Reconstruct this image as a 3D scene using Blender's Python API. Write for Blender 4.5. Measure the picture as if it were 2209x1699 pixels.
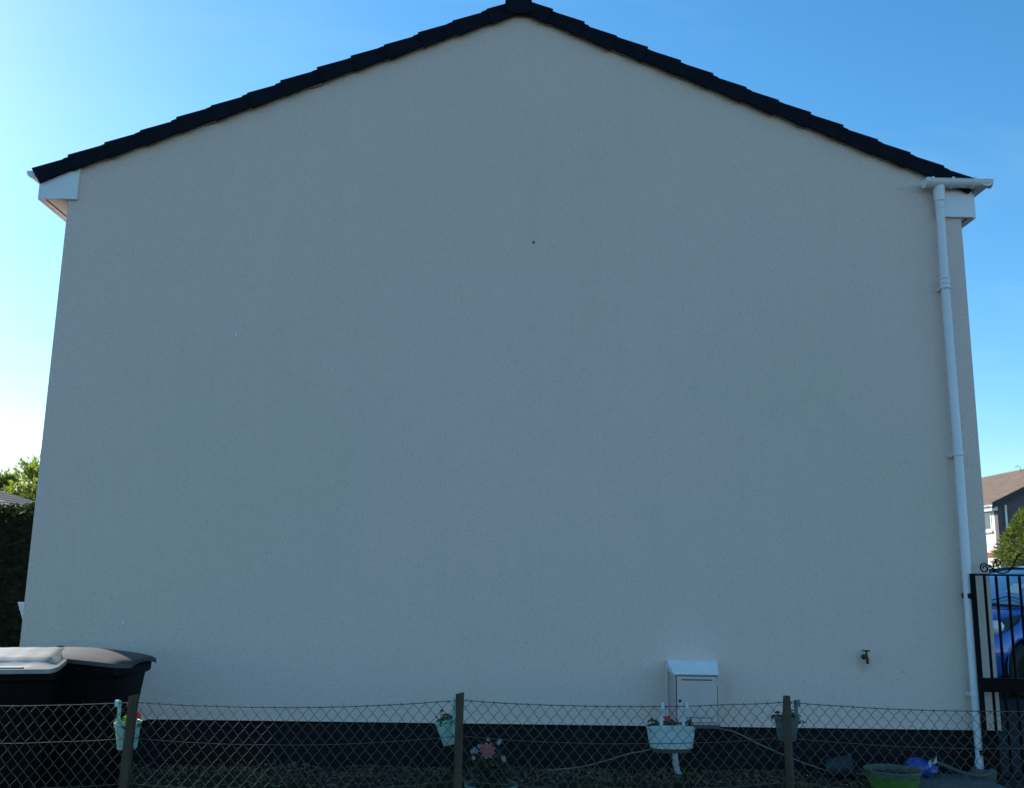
import bpy, bmesh, math, random
from mathutils import Vector, Matrix, noise
random.seed(11)
SC = bpy.context.scene
for o in list(bpy.data.objects): bpy.data.objects.remove(o)
C = SC.collection
rad = math.radians

# ------------------------------------------------------------------ camera
PITCH, ROLL, YAW = rad(10.91), rad(0.859), rad(0.685)
fwd = Vector((math.sin(YAW)*math.cos(PITCH), math.cos(YAW)*math.cos(PITCH), math.sin(PITCH)))
rgt = Vector((math.cos(YAW), -math.sin(YAW), 0)); upv = rgt.cross(fwd)
r2 = rgt*math.cos(ROLL)+upv*math.sin(ROLL); u2 = upv*math.cos(ROLL)-rgt*math.sin(ROLL)
cam = bpy.data.cameras.new('camera'); co = bpy.data.objects.new('camera', cam); C.objects.link(co)
M = Matrix((r2, u2, -fwd)).transposed().to_4x4(); M.translation = (0, 0, 1.6); co.matrix_world = M
cam.sensor_width = 36; cam.lens = 33.3; cam.clip_start = 0.05; cam.clip_end = 2000
SC.camera = co

# ------------------------------------------------------------------ sky, sun, exposure
SUN_EL = rad(28); SX, SY = -0.768, 0.640
sun_dir = Vector((SX*math.cos(SUN_EL), SY*math.cos(SUN_EL), math.sin(SUN_EL))).normalized()
w = bpy.data.worlds.new('World'); SC.world = w; w.use_nodes = True
nt = w.node_tree; bg = nt.nodes['Background']
sky = nt.nodes.new('ShaderNodeTexSky'); sky.sky_type = 'NISHITA'; sky.sun_disc = False
sky.sun_elevation = SUN_EL; sky.sun_rotation = math.atan2(SX, SY)
sky.air_density = 1.0; sky.dust_density = 0.30; sky.ozone_density = 4.0; sky.altitude = 0
hs = nt.nodes.new('ShaderNodeHueSaturation'); hs.inputs['Saturation'].default_value = 1.22; hs.inputs['Hue'].default_value = 0.490
nt.links.new(sky.outputs[0], hs.inputs['Color']); 
# thin, barely visible high cloud over the whole sky
wt_ = nt.nodes.new('ShaderNodeTexCoord'); sp_ = nt.nodes.new('ShaderNodeSeparateXYZ'); nt.links.new(wt_.outputs['Generated'], sp_.inputs[0])
zz_ = nt.nodes.new('ShaderNodeMath'); zz_.operation = 'MAXIMUM'; zz_.inputs[1].default_value = 0.0; nt.links.new(sp_.outputs['Z'], zz_.inputs[0])
za_ = nt.nodes.new('ShaderNodeMath'); za_.inputs[1].default_value = 0.22; nt.links.new(zz_.outputs[0], za_.inputs[0])
dv_ = nt.nodes.new('ShaderNodeVectorMath'); dv_.operation = 'DIVIDE'; cx_ = nt.nodes.new('ShaderNodeCombineXYZ')
for k_ in range(3): nt.links.new(za_.outputs[0], cx_.inputs[k_])
nt.links.new(wt_.outputs['Generated'], dv_.inputs[0]); nt.links.new(cx_.outputs[0], dv_.inputs[1])
mp_ = nt.nodes.new('ShaderNodeMapping'); mp_.inputs['Scale'].default_value = (1.6, 3.4, .3); mp_.inputs['Rotation'].default_value = (0, 0, .5); nt.links.new(dv_.outputs[0], mp_.inputs[0])
nz_ = nt.nodes.new('ShaderNodeTexNoise'); nz_.inputs['Scale'].default_value = 1.3; nz_.inputs['Detail'].default_value = 7; nz_.inputs['Distortion'].default_value = .6; nt.links.new(mp_.outputs[0], nz_.inputs['Vector'])
mr_ = nt.nodes.new('ShaderNodeMapRange'); mr_.inputs[1].default_value = .50; mr_.inputs[2].default_value = .80; mr_.inputs[4].default_value = .06; nt.links.new(nz_.outputs['Fac'], mr_.inputs[0])
mx_ = nt.nodes.new('ShaderNodeMix'); mx_.data_type = 'RGBA'; mx_.inputs[7].default_value = (5.0, 5.3, 5.6, 1)
nt.links.new(mr_.outputs[0], mx_.inputs[0]); nt.links.new(hs.outputs[0], mx_.inputs[6]); nt.links.new(mx_.outputs[2], bg.inputs['Color'])
bg.inputs['Strength'].default_value = 0.15
sl = bpy.data.lights.new('sun', 'SUN'); so = bpy.data.objects.new('sun', sl); C.objects.link(so)
sl.energy = 5.0; sl.angle = rad(0.53); sl.color = (1, .95, .86)
so.rotation_euler = (-sun_dir).to_track_quat('-Z', 'Y').to_euler(); so.location = (-20, 20, 30)
SC.view_settings.view_transform = 'Standard'; SC.view_settings.look = 'None'
SC.view_settings.gamma = 1; SC.view_settings.exposure = 0.60
SC.render.engine = 'CYCLES'

# ------------------------------------------------------------------ materials
def mat(name, col, rough=.6, metal=0, var=None, var2=None, bump=None, spec=.5, trans=None, coat=0, alpha=None, stretch=None):
    """var=(scale, amount[, colour]) mottling; bump=(scale, strength, distance)"""
    m = bpy.data.materials.new(name); m.use_nodes = True; t = m.node_tree; n = t.nodes; L = t.links
    p = n['Principled BSDF']; p.inputs['Roughness'].default_value = rough; p.inputs['Metallic'].default_value = metal
    p.inputs['Specular IOR Level'].default_value = spec; p.inputs['Coat Weight'].default_value = coat
    tc = n.new('ShaderNodeTexCoord'); src = tc.outputs['Object']
    if stretch:
        mp = n.new('ShaderNodeMapping'); mp.inputs['Scale'].default_value = stretch; L.new(src, mp.inputs[0]); src = mp.outputs[0]
    c = None
    for v in (var, var2):
        if not v: continue
        nz = n.new('ShaderNodeTexNoise'); nz.inputs['Scale'].default_value = v[0]; nz.inputs['Detail'].default_value = 6; L.new(src, nz.inputs['Vector'])
        rp = n.new('ShaderNodeMapRange'); rp.inputs[1].default_value = v[3] if len(v) > 3 else .35; rp.inputs[2].default_value = v[4] if len(v) > 4 else .65
        L.new(nz.outputs['Fac'], rp.inputs[0])
        mx = n.new('ShaderNodeMix'); mx.data_type = 'RGBA'; L.new(rp.outputs[0], mx.inputs[0])
        c2 = v[2] if len(v) > 2 and v[2] else tuple(k*(1-v[1]) for k in col)
        if c is None: mx.inputs[6].default_value = (*col, 1)
        else: L.new(c, mx.inputs[6])
        if len(v) > 2 and v[2]:
            ml = n.new('ShaderNodeMath'); ml.operation = 'MULTIPLY'; ml.inputs[1].default_value = v[1]; L.new(rp.outputs[0], ml.inputs[0]); L.new(ml.outputs[0], mx.inputs[0])
        mx.inputs[7].default_value = (*c2, 1); c = mx.outputs[2]
    if c is None: p.inputs['Base Color'].default_value = (*col, 1)
    else: L.new(c, p.inputs['Base Color'])
    if bump:
        nb = n.new('ShaderNodeTexNoise'); nb.inputs['Scale'].default_value = bump[0]; nb.inputs['Detail'].default_value = 5; L.new(src, nb.inputs['Vector'])
        b = n.new('ShaderNodeBump'); b.inputs['Strength'].default_value = bump[1]; b.inputs['Distance'].default_value = bump[2]
        L.new(nb.outputs['Fac'], b.inputs['Height']); L.new(b.outputs[0], p.inputs['Normal'])
    if trans:
        tr = n.new('ShaderNodeBsdfTranslucent'); tr.inputs[0].default_value = (*trans, 1)
        ad = n.new('ShaderNodeAddShader'); L.new(p.outputs[0], ad.inputs[0]); L.new(tr.outputs[0], ad.inputs[1]); L.new(ad.outputs[0], n['Material Output'].inputs[0])
    return m

def render_wall_material():
    m = mat('cream_render', (.86, .675, .60), .92, var=(.30, .8, (.76, .655, .54), .34, .66), var2=(70, .9, (.68, .54, .475), .40, .72), bump=(95, .8, .014), spec=.2)
    t = m.node_tree; n = t.nodes; L = t.links; p = n['Principled BSDF']
    old = p.inputs['Base Color'].links[0].from_socket
    tc = next(k for k in n if k.type == 'TEX_COORD')
    # fine pits of the roughcast
    nz = n.new('ShaderNodeTexNoise'); nz.inputs['Scale'].default_value = 42; nz.inputs['Detail'].default_value = 4; L.new(tc.outputs['Object'], nz.inputs['Vector'])
    rp = n.new('ShaderNodeMapRange'); rp.inputs[1].default_value = .60; rp.inputs[2].default_value = .72; rp.inputs[4].default_value = .28; L.new(nz.outputs['Fac'], rp.inputs[0])
    mx = n.new('ShaderNodeMix'); mx.data_type = 'RGBA'; L.new(rp.outputs[0], mx.inputs[0]); L.new(old, mx.inputs[6]); mx.inputs[7].default_value = (.42, .36, .31, 1)
    nz2 = n.new('ShaderNodeTexNoise'); nz2.inputs['Scale'].default_value = 30; nz2.inputs['Detail'].default_value = 4; L.new(tc.outputs['Object'], nz2.inputs['Vector'])
    rq = n.new('ShaderNodeMapRange'); rq.inputs[1].default_value = .66; rq.inputs[2].default_value = .74; rq.inputs[4].default_value = .5; L.new(nz2.outputs['Fac'], rq.inputs[0])
    mw = n.new('ShaderNodeMix'); mw.data_type = 'RGBA'; L.new(rq.outputs[0], mw.inputs[0]); L.new(mx.outputs[2], mw.inputs[6]); mw.inputs[7].default_value = (.82, .73, .67, 1)
    # faint rain streaks
    ms = n.new('ShaderNodeMapping'); ms.inputs['Scale'].default_value = (1, 1, .07); L.new(tc.outputs['Object'], ms.inputs[0])
    ns = n.new('ShaderNodeTexNoise'); ns.inputs['Scale'].default_value = 5.5; ns.inputs['Detail'].default_value = 6; L.new(ms.outputs[0], ns.inputs['Vector'])
    rs = n.new('ShaderNodeMapRange'); rs.inputs[1].default_value = .5; rs.inputs[2].default_value = .75; rs.inputs[4].default_value = .10; L.new(ns.outputs['Fac'], rs.inputs[0])
    mst = n.new('ShaderNodeMix'); mst.data_type = 'RGBA'; L.new(rs.outputs[0], mst.inputs[0]); L.new(mw.outputs[2], mst.inputs[6]); mst.inputs[7].default_value = (.60, .52, .43, 1); mw = mst
    # rust-brown run below the tap and beside the meter box (marks on the wall itself)
    cur = mw.outputs[2]
    for (cx, cz, sx, sz, k, col) in ((3.09, .93, .085, .10, .55, (.42, .34, .22)), (1.93, .70, .07, .16, .30, (.45, .42, .36))):
        mp = n.new('ShaderNodeMapping'); mp.vector_type = 'POINT'
        mp.inputs['Location'].default_value = (-cx/sx, 0, -cz/sz); mp.inputs['Scale'].default_value = (1/sx, 0, 1/sz)
        L.new(tc.outputs['Object'], mp.inputs[0])
        ln = n.new('ShaderNodeVectorMath'); ln.operation = 'LENGTH'; L.new(mp.outputs[0], ln.inputs[0])
        r = n.new('ShaderNodeMapRange'); r.inputs[1].default_value = 0; r.inputs[2].default_value = 1; r.inputs[3].default_value = k; r.inputs[4].default_value = 0
        L.new(ln.outputs['Value'], r.inputs[0])
        x = n.new('ShaderNodeMix'); x.data_type = 'RGBA'; L.new(r.outputs[0], x.inputs[0]); L.new(cur, x.inputs[6]); x.inputs[7].default_value = (*col, 1); cur = x.outputs[2]
    L.new(cur, p.inputs['Base Color'])
    return m

MT = dict(
    render=render_wall_material(),
    plinth=mat('black_plinth_paint', (.010, .011, .015), .7, var=(14, .3), var2=(5, .6, (.030, .026, .020), .55, .8), bump=(60, .5, .012), spec=.12),
    tile=mat('charcoal_tile', (.007, .009, .016), .75, var=(7, .4), bump=(90, .3, .006), spec=.12),
    mortar=mat('mortar', (.34, .28, .24), .95, var=(40, .4), bump=(90, .6, .01)),
    upvc=mat('white_upvc', (.80, .81, .82), .35, var=(3, .06)),
    soffit=mat('white_soffit', (.84, .84, .84), .5),
    slot=mat('dark_slot', (.015, .015, .015), .8),
    pipe=mat('white_pipe', (.78, .79, .82), .4, var=(5, .10), stretch=(1, 1, .25)),
    meter=mat('meter_box_grey', (.62, .53, .49), .5, var=(6, .25, (.27, .24, .19), .4, .8), var2=(3, .10), stretch=(1, 1, .3)),
    meterhood=mat('meter_hood_white', (.82, .83, .85), .4, var=(8, .08)),
    brass=mat('weathered_brass', (.08, .055, .025), .6, .3, var=(40, .4)),
    steelp=mat('pale_cable', (.17, .18, .17), .6, var=(10, .2)),
    timber=mat('weathered_post_timber', (.085, .062, .036), .85, var=(18, .5), bump=(60, .6, .006), stretch=(1, 1, .12)),
    wire=mat('galvanised_wire', (.17, .15, .115), .55, .9, var=(25, .35), spec=.7),
    mint=mat('mint_plastic', (.36, .66, .58), .5, var=(20, .22)),
    trough=mat('pale_aqua_plastic', (.50, .66, .66), .5, var=(12, .16)),
    trough_base=mat('trough_shadow_base', (.06, .065, .05), .7),  # dark colour paints in the shade along the trough's lower band
    greybucket=mat('grey_green_plastic', (.10, .17, .17), .55, var=(15, .2)),
    bowlm=mat('faded_green_glaze', (.17, .29, .27), .45, var=(9, .3)),
    stubp=mat('weathered_waste_pipe', (.40, .40, .38), .6, var=(14, .35)),
    soil=mat('potting_soil', (.03, .022, .016), .95, bump=(60, 1, .02)),
    leaf=mat('leaf_green', (.045, .085, .022), .5, var=(9, .45), trans=(.05, .09, .01)),
    leafd=mat('leaf_dark', (.022, .042, .018), .55, var=(9, .4), trans=(.012, .025, .006)),
    red=mat('red_petal', (.62, .03, .04), .5, trans=(.12, .005, .01)),
    coral=mat('coral_petal', (.42, .13, .12), .6, var=(30, .2), trans=(.06, .02, .02)),
    white_petal=mat('white_petal', (.48, .48, .50), .6),
    bin=mat('black_bin_plastic', (.007, .007, .008), .55, var=(6, .3), bump=(220, .12, .002), spec=.08),
    lidplate=mat('faded_lid_plastic', (.026, .025, .024), .6, var=(5, .35), bump=(160, .3, .003), spec=1.0),
    lidglare=mat('sun_glare_lid_plastic', (.34, .32, .27), .5, var=(5, .3), bump=(160, .3, .003), spec=.8),  # black lid coloured pale, the sun's glare put into its base colour
    rubber=mat('rubber', (.012, .012, .012), .8),
    iron=mat('black_iron_paint', (.004, .004, .005), .6, bump=(80, .2, .003), spec=.08),
    soilg=mat('soil_ground', (.038, .032, .024), .95, var=(3, .5), var2=(22, .5, (.02, .024, .012)), bump=(30, .9, .03), spec=.1),
    slab=mat('concrete_slab', (.11, .115, .11), .9, var=(9, .3), bump=(60, .5, .008)),
    drive=mat('driveway_asphalt', (.032, .031, .031), .95, var=(5, .3), bump=(120, .5, .006), spec=.1),
    tubg=mat('green_tub', (.075, .24, .025), .6, var=(14, .35)),
    tubw=mat('faded_tub_rim', (.09, .14, .09), .75, var=(16, .4)),
    bag=mat('blue_bag', (.008, .065, .32), .3, var=(12, .25)),
    bagw=mat('bag_print', (.6, .62, .66), .45),
    teal=mat('dark_teal', (.008, .028, .034), .6, var=(12, .3)),
    hose=mat('green_hose', (.05, .09, .07), .6, var=(20, .3)),
    chips=mat('bark_chip', (.12, .075, .042), .9, var=(3.1, .6)),
    chipl=mat('pale_chip', (.30, .24, .18), .9, var=(4, .4)),
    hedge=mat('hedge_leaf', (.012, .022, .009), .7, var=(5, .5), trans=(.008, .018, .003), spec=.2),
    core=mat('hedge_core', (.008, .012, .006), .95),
    sunleaf=mat('bright_leaf', (.085, .12, .022), .5, var=(2.5, .45), trans=(.16, .19, .02)),
    conleaf=mat('conifer_leaf', (.040, .068, .016), .55, var=(2.5, .5), trans=(.07, .09, .010)),
    bark=mat('bark', (.09, .07, .05), .9, bump=(20, .8, .02)),
    rooft=mat('brown_roof_tile', (.15, .105, .08), .8, var=(2, .3), var2=(14, .3, (.15, .10, .08)), bump=(20, .5, .02)),
    roofg=mat('grey_roof_tile', (.075, .062, .052), .8, var=(3, .35), bump=(20, .5, .02)),
    harl=mat('grey_harl', (.14, .12, .12), .95, var=(6, .2), bump=(50, .6, .01)),
    harlw=mat('white_harl', (.80, .77, .72), .9, var=(4, .08), bump=(50, .4, .01)),
    brick=mat('red_brick', (.33, .12, .06), .9, var=(12, .4), bump=(30, .5, .01)),
    black=mat('black_fascia', (.012, .012, .014), .5),
    glass=mat('window_glass', (.02, .03, .035), .06, spec=.9),
    carp=mat('blue_car_paint', (.010, .10, .46), .32, .15, coat=1.0),
    carglass=mat('car_glass', (.30, .42, .52), .05, .55, spec=1.0),
    lamp=mat('headlamp_lens', (.80, .84, .88), .12, spec=.9),
    lampd=mat('headlamp_surround', (.012, .014, .02), .25),
    chrome=mat('alloy', (.55, .56, .58), .3, .9),
    flatwhite=mat('flat_white', (.85, .85, .85), .7),
    palepanel=mat('pale_blue_panel', (.35, .48, .58), .5),
)

# ------------------------------------------------------------------ mesh builder
class MB:
    def __init__(s, M=None): s.v = []; s.f = []; s.M = M
    def add(s, vs, fs):
        b = len(s.v); s.v += [Vector(v) for v in vs]; s.f += [tuple(b+i for i in f) for f in fs]; return s
    def box(s, x0, x1, y0, y1, z0, z1):
        return s.add([(x0,y0,z0),(x1,y0,z0),(x1,y1,z0),(x0,y1,z0),(x0,y0,z1),(x1,y0,z1),(x1,y1,z1),(x0,y1,z1)],
                     [(0,3,2,1),(4,5,6,7),(0,1,5,4),(1,2,6,5),(2,3,7,6),(3,0,4,7)])
    def hexa(s, a, b):      # two quads (lists of 4 points) joined
        return s.add(list(a)+list(b), [(3,2,1,0),(4,5,6,7),(0,1,5,4),(1,2,6,5),(2,3,7,6),(3,0,4,7)])
    def prism(s, poly, y0, y1):     # poly of (x,z), extruded along y
        n = len(poly); vs = [(x, y0, z) for x, z in poly]+[(x, y1, z) for x, z in poly]
        return s.add(vs, [tuple(range(n)), tuple(range(2*n-1, n-1, -1))]+[(i, n+i, n+(i+1) % n, (i+1) % n) for i in range(n)])
    def tube(s, pts, r, n=8, caps=True, closed=False):
        pts = [Vector(p) for p in pts]; k = len(pts); rr = r if isinstance(r, (list, tuple)) else [r]*k
        b = len(s.v); prev = None
        for i, p in enumerate(pts):
            t = (pts[min(i+1, k-1)]-pts[max(i-1, 0)]).normalized()
            if prev is None:
                a = Vector((0, 0, 1)) if abs(t.z) < .9 else Vector((1, 0, 0)); x = t.cross(a).normalized()
            else: x = (prev-t*prev.dot(t)).normalized()
            prev = x; y = t.cross(x)
            for j in range(n):
                an = 2*math.pi*(j+.5)/n; s.v.append(p+(x*math.cos(an)+y*math.sin(an))*rr[i])
        for i in range(k-1):
            for j in range(n):
                s.f.append((b+i*n+j, b+i*n+(j+1) % n, b+(i+1)*n+(j+1) % n, b+(i+1)*n+j))
        if caps: s.f += [tuple(b+j for j in range(n-1, -1, -1)), tuple(b+(k-1)*n+j for j in range(n))]
        return s
    def lathe(s, prof, c=(0, 0, 0), n=24, sx=1, sy=1, jit=0):
        b = len(s.v); k = len(prof)
        for (r, z) in prof:
            for j in range(n):
                a = 2*math.pi*j/n; q = r*(1+(jit*noise.noise((math.cos(a)*2, math.sin(a)*2, z*9)) if jit else 0))
                s.v.append(Vector((c[0]+q*math.cos(a)*sx, c[1]+q*math.sin(a)*sy, c[2]+z)))
        for i in range(k-1):
            for j in range(n): s.f.append((b+i*n+j, b+i*n+(j+1) % n, b+(i+1)*n+(j+1) % n, b+(i+1)*n+j))
        if prof[0][0] > 1e-5: s.f.append(tuple(b+j for j in range(n-1, -1, -1)))
        if prof[-1][0] > 1e-5: s.f.append(tuple(b+(k-1)*n+j for j in range(n)))
        return s
    def gutter(s, p0, p1, r, th=.004, n=10):        # open half-round trough
        p0, p1 = Vector(p0), Vector(p1); t = (p1-p0).normalized(); x = Vector((t.y, -t.x, 0)).normalized(); z = Vector((0, 0, 1)); b = len(s.v)
        ring = [(-r-.004, .0), (-r-.004, -.006)]+[(-r*math.cos(math.pi*i/n), -r*math.sin(math.pi*i/n)-.006) for i in range(n+1)]+[(r+.004, -.006), (r+.004, 0)]
        q = r-th; ring += [(q*math.cos(math.pi*i/n), -q*math.sin(math.pi*i/n)) for i in range(n+1)]
        k = len(ring)
        for p in (p0, p1):
            for a, c in ring: s.v.append(p+x*a+z*c)
        for i in range(k): s.f.append((b+i, b+(i+1) % k, b+k+(i+1) % k, b+k+i))
        s.f += [tuple(b+i for i in range(k-1, -1, -1)), tuple(b+k+i for i in range(k))]
        return s
    def build(s, name, m, parent=None, smooth=None):
        me = bpy.data.meshes.new(name)
        vs = [s.M @ v for v in s.v] if s.M else s.v
        me.from_pydata([tuple(v) for v in vs], [], s.f); me.update()
        bm = bmesh.new(); bm.from_mesh(me); bmesh.ops.recalc_face_normals(bm, faces=bm.faces)
        if s.open_ok: pass
        bm.to_mesh(me); bm.free()
        ms = m if isinstance(m, (list, tuple)) else [m]
        for k in ms: me.materials.append(MT[k])
        if smooth:
            for p in me.polygons: p.use_smooth = True
            me.set_sharp_from_angle(angle=rad(smooth))
        return link(name, me, parent)
    open_ok = True

def link(name, me, parent=None):
    o = bpy.data.objects.new(name, me); C.objects.link(o)
    if parent is not None:
        o.parent = parent
        if parent.type == 'EMPTY': o.matrix_parent_inverse = Matrix.Translation(-Vector(parent['_b']))
    return o
def tag(o, label=None, cat=None, group=None, kind=None):
    if label: o['label'] = label
    if cat: o['category'] = cat
    if group: o['group'] = group
    if kind: o['kind'] = kind
    return o
def thing(name, label, cat, loc, group=None):
    o = bpy.data.objects.new(name, None); C.objects.link(o); o.location = loc; o['_b'] = loc; o.empty_display_size = .1
    return tag(o, label, cat, group)
def RT(x, y, z, rz=0): return Matrix.Translation((x, y, z)) @ Matrix.Rotation(rz, 4, 'Z')

def leaf_quads(mb, pts, size, droop=.3, up=None, elong=1.7):
    """bent leaf-sized faces at the given points"""
    for p in pts:
        a = random.uniform(0, 6.283); e = random.uniform(-.6, .7)
        d = Vector((math.cos(a)*math.cos(e), math.sin(a)*math.cos(e), math.sin(e)-droop*.3))
        if up is not None: d = (d*.7+up*.8)
        d.normalize(); sd = d.cross(Vector((random.uniform(-1, 1), random.uniform(-1, 1), random.uniform(-.2, 1)))).normalized()
        s = size*random.uniform(.6, 1.35); n = sd.cross(d)
        p = Vector(p); L = s*elong
        mb.add([p, p+d*L*.45+sd*s*.42+n*s*.10, p+d*L-n*s*droop, p+d*L*.45-sd*s*.42+n*s*.10], [(0, 1, 2), (0, 2, 3)])
    return mb

# ================================================================== THE GROUND
D = 8.2                       # distance of the gable wall
g = MB(); g.add([(-300, -200, 0), (300, -200, 0), (300, 600, 0), (-300, 600, 0)], [(0, 1, 2, 3)])
tag(g.build('ground', 'soilg'), kind='structure')
# soil bed against the wall, a little banked
g = MB(); nx, ny = 90, 10
for j in range(ny+1):
    for i in range(nx+1):
        x = -4.2+i*(8.2/nx); y = 6.9+j*((D+.03-6.9)/ny)
        z = .012+.05*max(0, (y-7.3)/.9)+.02*noise.noise((x*2.5, y*3, 0))+.012*noise.noise((x*9, y*9, 3))
        if j == 0 or i in (0, nx): z = -.02
        g.v.append(Vector((x, y, z)))
for j in range(ny):
    for i in range(nx): g.f.append((j*(nx+1)+i, j*(nx+1)+i+1, (j+1)*(nx+1)+i+1, (j+1)*(nx+1)+i))
tag(g.build('soil_bed', 'soilg', smooth=60), kind='structure')
# concrete beside the downpipe and the drive that climbs to the street
g = MB(); g.box(3.20, 3.92, 7.05, 8.12, -.05, .075); tag(g.build('concrete_path', 'slab'), kind='structure')
g = MB(); g.add([(3.96, 7.0, .022), (16, 7.0, .022), (16, 8.4, .022), (3.96, 8.4, .022), (16, 11.2, .30), (4.24, 11.2, .30), (4.24, 8.4, .022), (16, 8.4, .022)], [(0, 1, 2, 3), (6, 7, 4, 5)])
tag(g.build('driveway', 'drive'), kind='structure')
g = MB(); g.add([(4.24, 11.2, .30), (260, 11.2, .30), (260, 500, .30), (4.24, 500, .30), (16, 8, -.1), (16, 11.2, -.1), (260, 11.2, -.1)], [(0, 1, 2, 3), (4, 5, 6)])
tag(g.build('street', 'drive'), kind='structure')

# ================================================================== THE HOUSE
XL, XR, XC = -3.97, 4.21, .12; DEP = 8.0; ZP = .414; SL = .415
def ztop(x): return 7.00-SL*abs(x-XC)
H = thing('gable_house', 'cream rendered house gable with black plinth and dark tiled roof', 'house', (XC, D, 0))
wt = lambda x: ztop(x)-.10
g = MB(); g.prism([(XL, ZP), (XR, ZP), (XR, wt(XR)), (XC, wt(XC)), (XL, wt(XL))], D, D+.28)
gw = g.build('gable_wall', 'render', H)
g = MB(); g.prism([(XL, ZP), (XR, ZP), (XR, wt(XR)), (XC, wt(XC)), (XL, wt(XL))], D+DEP-.28, D+DEP); g.build('rear_gable_wall', 'render', H)
for x0, x1 in ((XL, XL+.28), (XR-.28, XR)):
    g = MB(); g.box(x0, x1, D+.281, D+DEP-.281, ZP, 4.98); g.build('side_wall', 'render', H)
g = MB(); g.box(XL+.018, XR-.018, D+.018, D+DEP-.018, -.2, ZP-.001); g.build('plinth', 'plinth', H)
# steel bellcast bead at the foot of the render
g = MB(); g.box(XL-.003, XR+.003, D-.006, D+.012, ZP-.006, ZP+.002); g.build('bellcast_bead', 'render', H)
# small chips and a nail hole in the render
for (x, z, k, s) in ((.274, 4.587, 1, .9), (-2.362, 3.669, 0, 1.0), (-3.133, 1.173, 0, .8), (-1.967, 1.773, 1, .35), (3.408, .867, 1, .35)):
    g = MB(); g.lathe([(.0, -.006), (.012, -.003), (.014, .003), (0, .007)], (0, 0, 0), 6)
    g.M = Matrix.Translation((x, D-.002, z)) @ Matrix.Rotation(rad(90), 4, 'X') @ Matrix.Diagonal((.7*s, 1.2*s, 1, 1))
    g.build('render_chip', 'slot' if k else 'soffit', gw)

NC = 14
TH = math.atan(SL)
def slope_frame(side):
    # origin at the eave end of the tile tops; u runs up the slope, w is the slope normal
    xe = -4.30 if side < 0 else 4.36
    o = Vector((xe, 0, ztop(xe))); u = Vector((-side*math.cos(TH), 0, math.sin(TH))); n = Vector((side*math.sin(TH), 0, math.cos(TH)))
    L = abs(XC-xe)/math.cos(TH)
    return o, u, n, L
for side in (-1, 1):
    o, u, n, L = slope_frame(side); ex = L/NC
    P = lambda a, b, y: tuple(o+u*a+n*b+Vector((0, y, 0)))
    for i in range(NC):
        a0 = i*ex; a1 = (i+1)*ex+.02; jw = random.uniform(-.006, .006); ja = random.uniform(-.010, .010)
        a0 += ja
        # cloaked verge tile: side cheek, top flange, thin nib at the lower end
        g = MB(); y0, y1 = D-.062, D-.040
        lo, hi = -.142+jw, -.122+jw
        ya, yb = y0-.004, y0+.005
        g.hexa([P(a0+(.025 if i == 0 else 0), lo, ya), P(a1, hi, yb), P(a1, -.004+jw, yb), P(a0, .017+jw, ya)], [P(a0+(.025 if i == 0 else 0), lo, y1), P(a1, hi, y1), P(a1, -.004+jw, y1), P(a0, .017+jw, y1)])
        g.hexa([P(a0+.001, -.006+jw, y1), P(a1, -.028+jw, y1), P(a1, -.005+jw, y1), P(a0+.001, .016+jw, y1)], [P(a0+.001, -.006, D+.34), P(a1, -.028, D+.34), P(a1, -.005, D+.34), P(a0+.001, .016, D+.34)])
        if i > 0:
            g.hexa([P(a0-.055, -.03, y0+.002), P(a0+.01, -.03, y0+.002), P(a0+.01, .006, y0+.002), P(a0-.055, .004, y0+.002)], [P(a0-.055, -.03, D+.3), P(a0+.01, -.03, D+.3), P(a0+.01, .006, D+.3), P(a0-.055, .004, D+.3)])
        g.build('verge_tile', 'tile', H)
        g = MB(); g.hexa([P(a0, -.008, D+.345), P(a1, -.03, D+.345), P(a1, -.004, D+.345), P(a0, .018, D+.345)], [P(a0, -.008, D+DEP+.06), P(a1, -.03, D+DEP+.06), P(a1, -.004, D+DEP+.06), P(a0, .018, D+DEP+.06)])
        g.build('tile_course', 'tile', H)
    # rough mortar bedding squeezed out under the verge
    g = MB(); N = 120; b = 0
    for i in range(N+1):
        a = .30+(L-.45)*i/N; lo = -.128-.022*noise.noise((a*5, side*7, 0))-.010*noise.noise((a*19, side*3, 1))
        yy = D-.024+.014*noise.noise((a*11, 5, side))
        g.v += [Vector(P(a, lo, D+.01)), Vector(P(a, lo+.006, yy)), Vector(P(a, -.06, yy-.004)), Vector(P(a, -.06, D+.01))]
    for i in range(N):
        for j in range(4): g.f.append((4*i+j, 4*i+(j+1) % 4, 4*i+4+(j+1) % 4, 4*i+4+j))
    g.f += [(3, 2, 1, 0), (4*N, 4*N+1, 4*N+2, 4*N+3)]
    g.build('mortar_bedding', 'mortar', H)
# ridge tiles and the mortared ridge end
for k in range(18):
    y0 = D-.065+k*.45
    g = MB(); pr = []
    for i in range(9):
        a = math.pi*i/8; pr.append((XC-.02-.112*math.cos(a), 7.06+.105*math.sin(a)**.8+(.003 if k % 2 else 0)))
    pr = [(XC-.134, 6.95)]+pr+[(XC+.094, 6.95)]
    g.prism(pr, y0, y0+.447); g.build('ridge_tile', 'tile', H, smooth=35)
g = MB(); g.prism([(XC-.15, 6.875), (XC-.06, 6.842), (XC+.04, 6.840), (XC+.13, 6.872), (XC+.092, 7.05), (XC-.132, 7.05)], D-.072, D-.03); g.build('ridge_end', 'tile', H)

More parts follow.
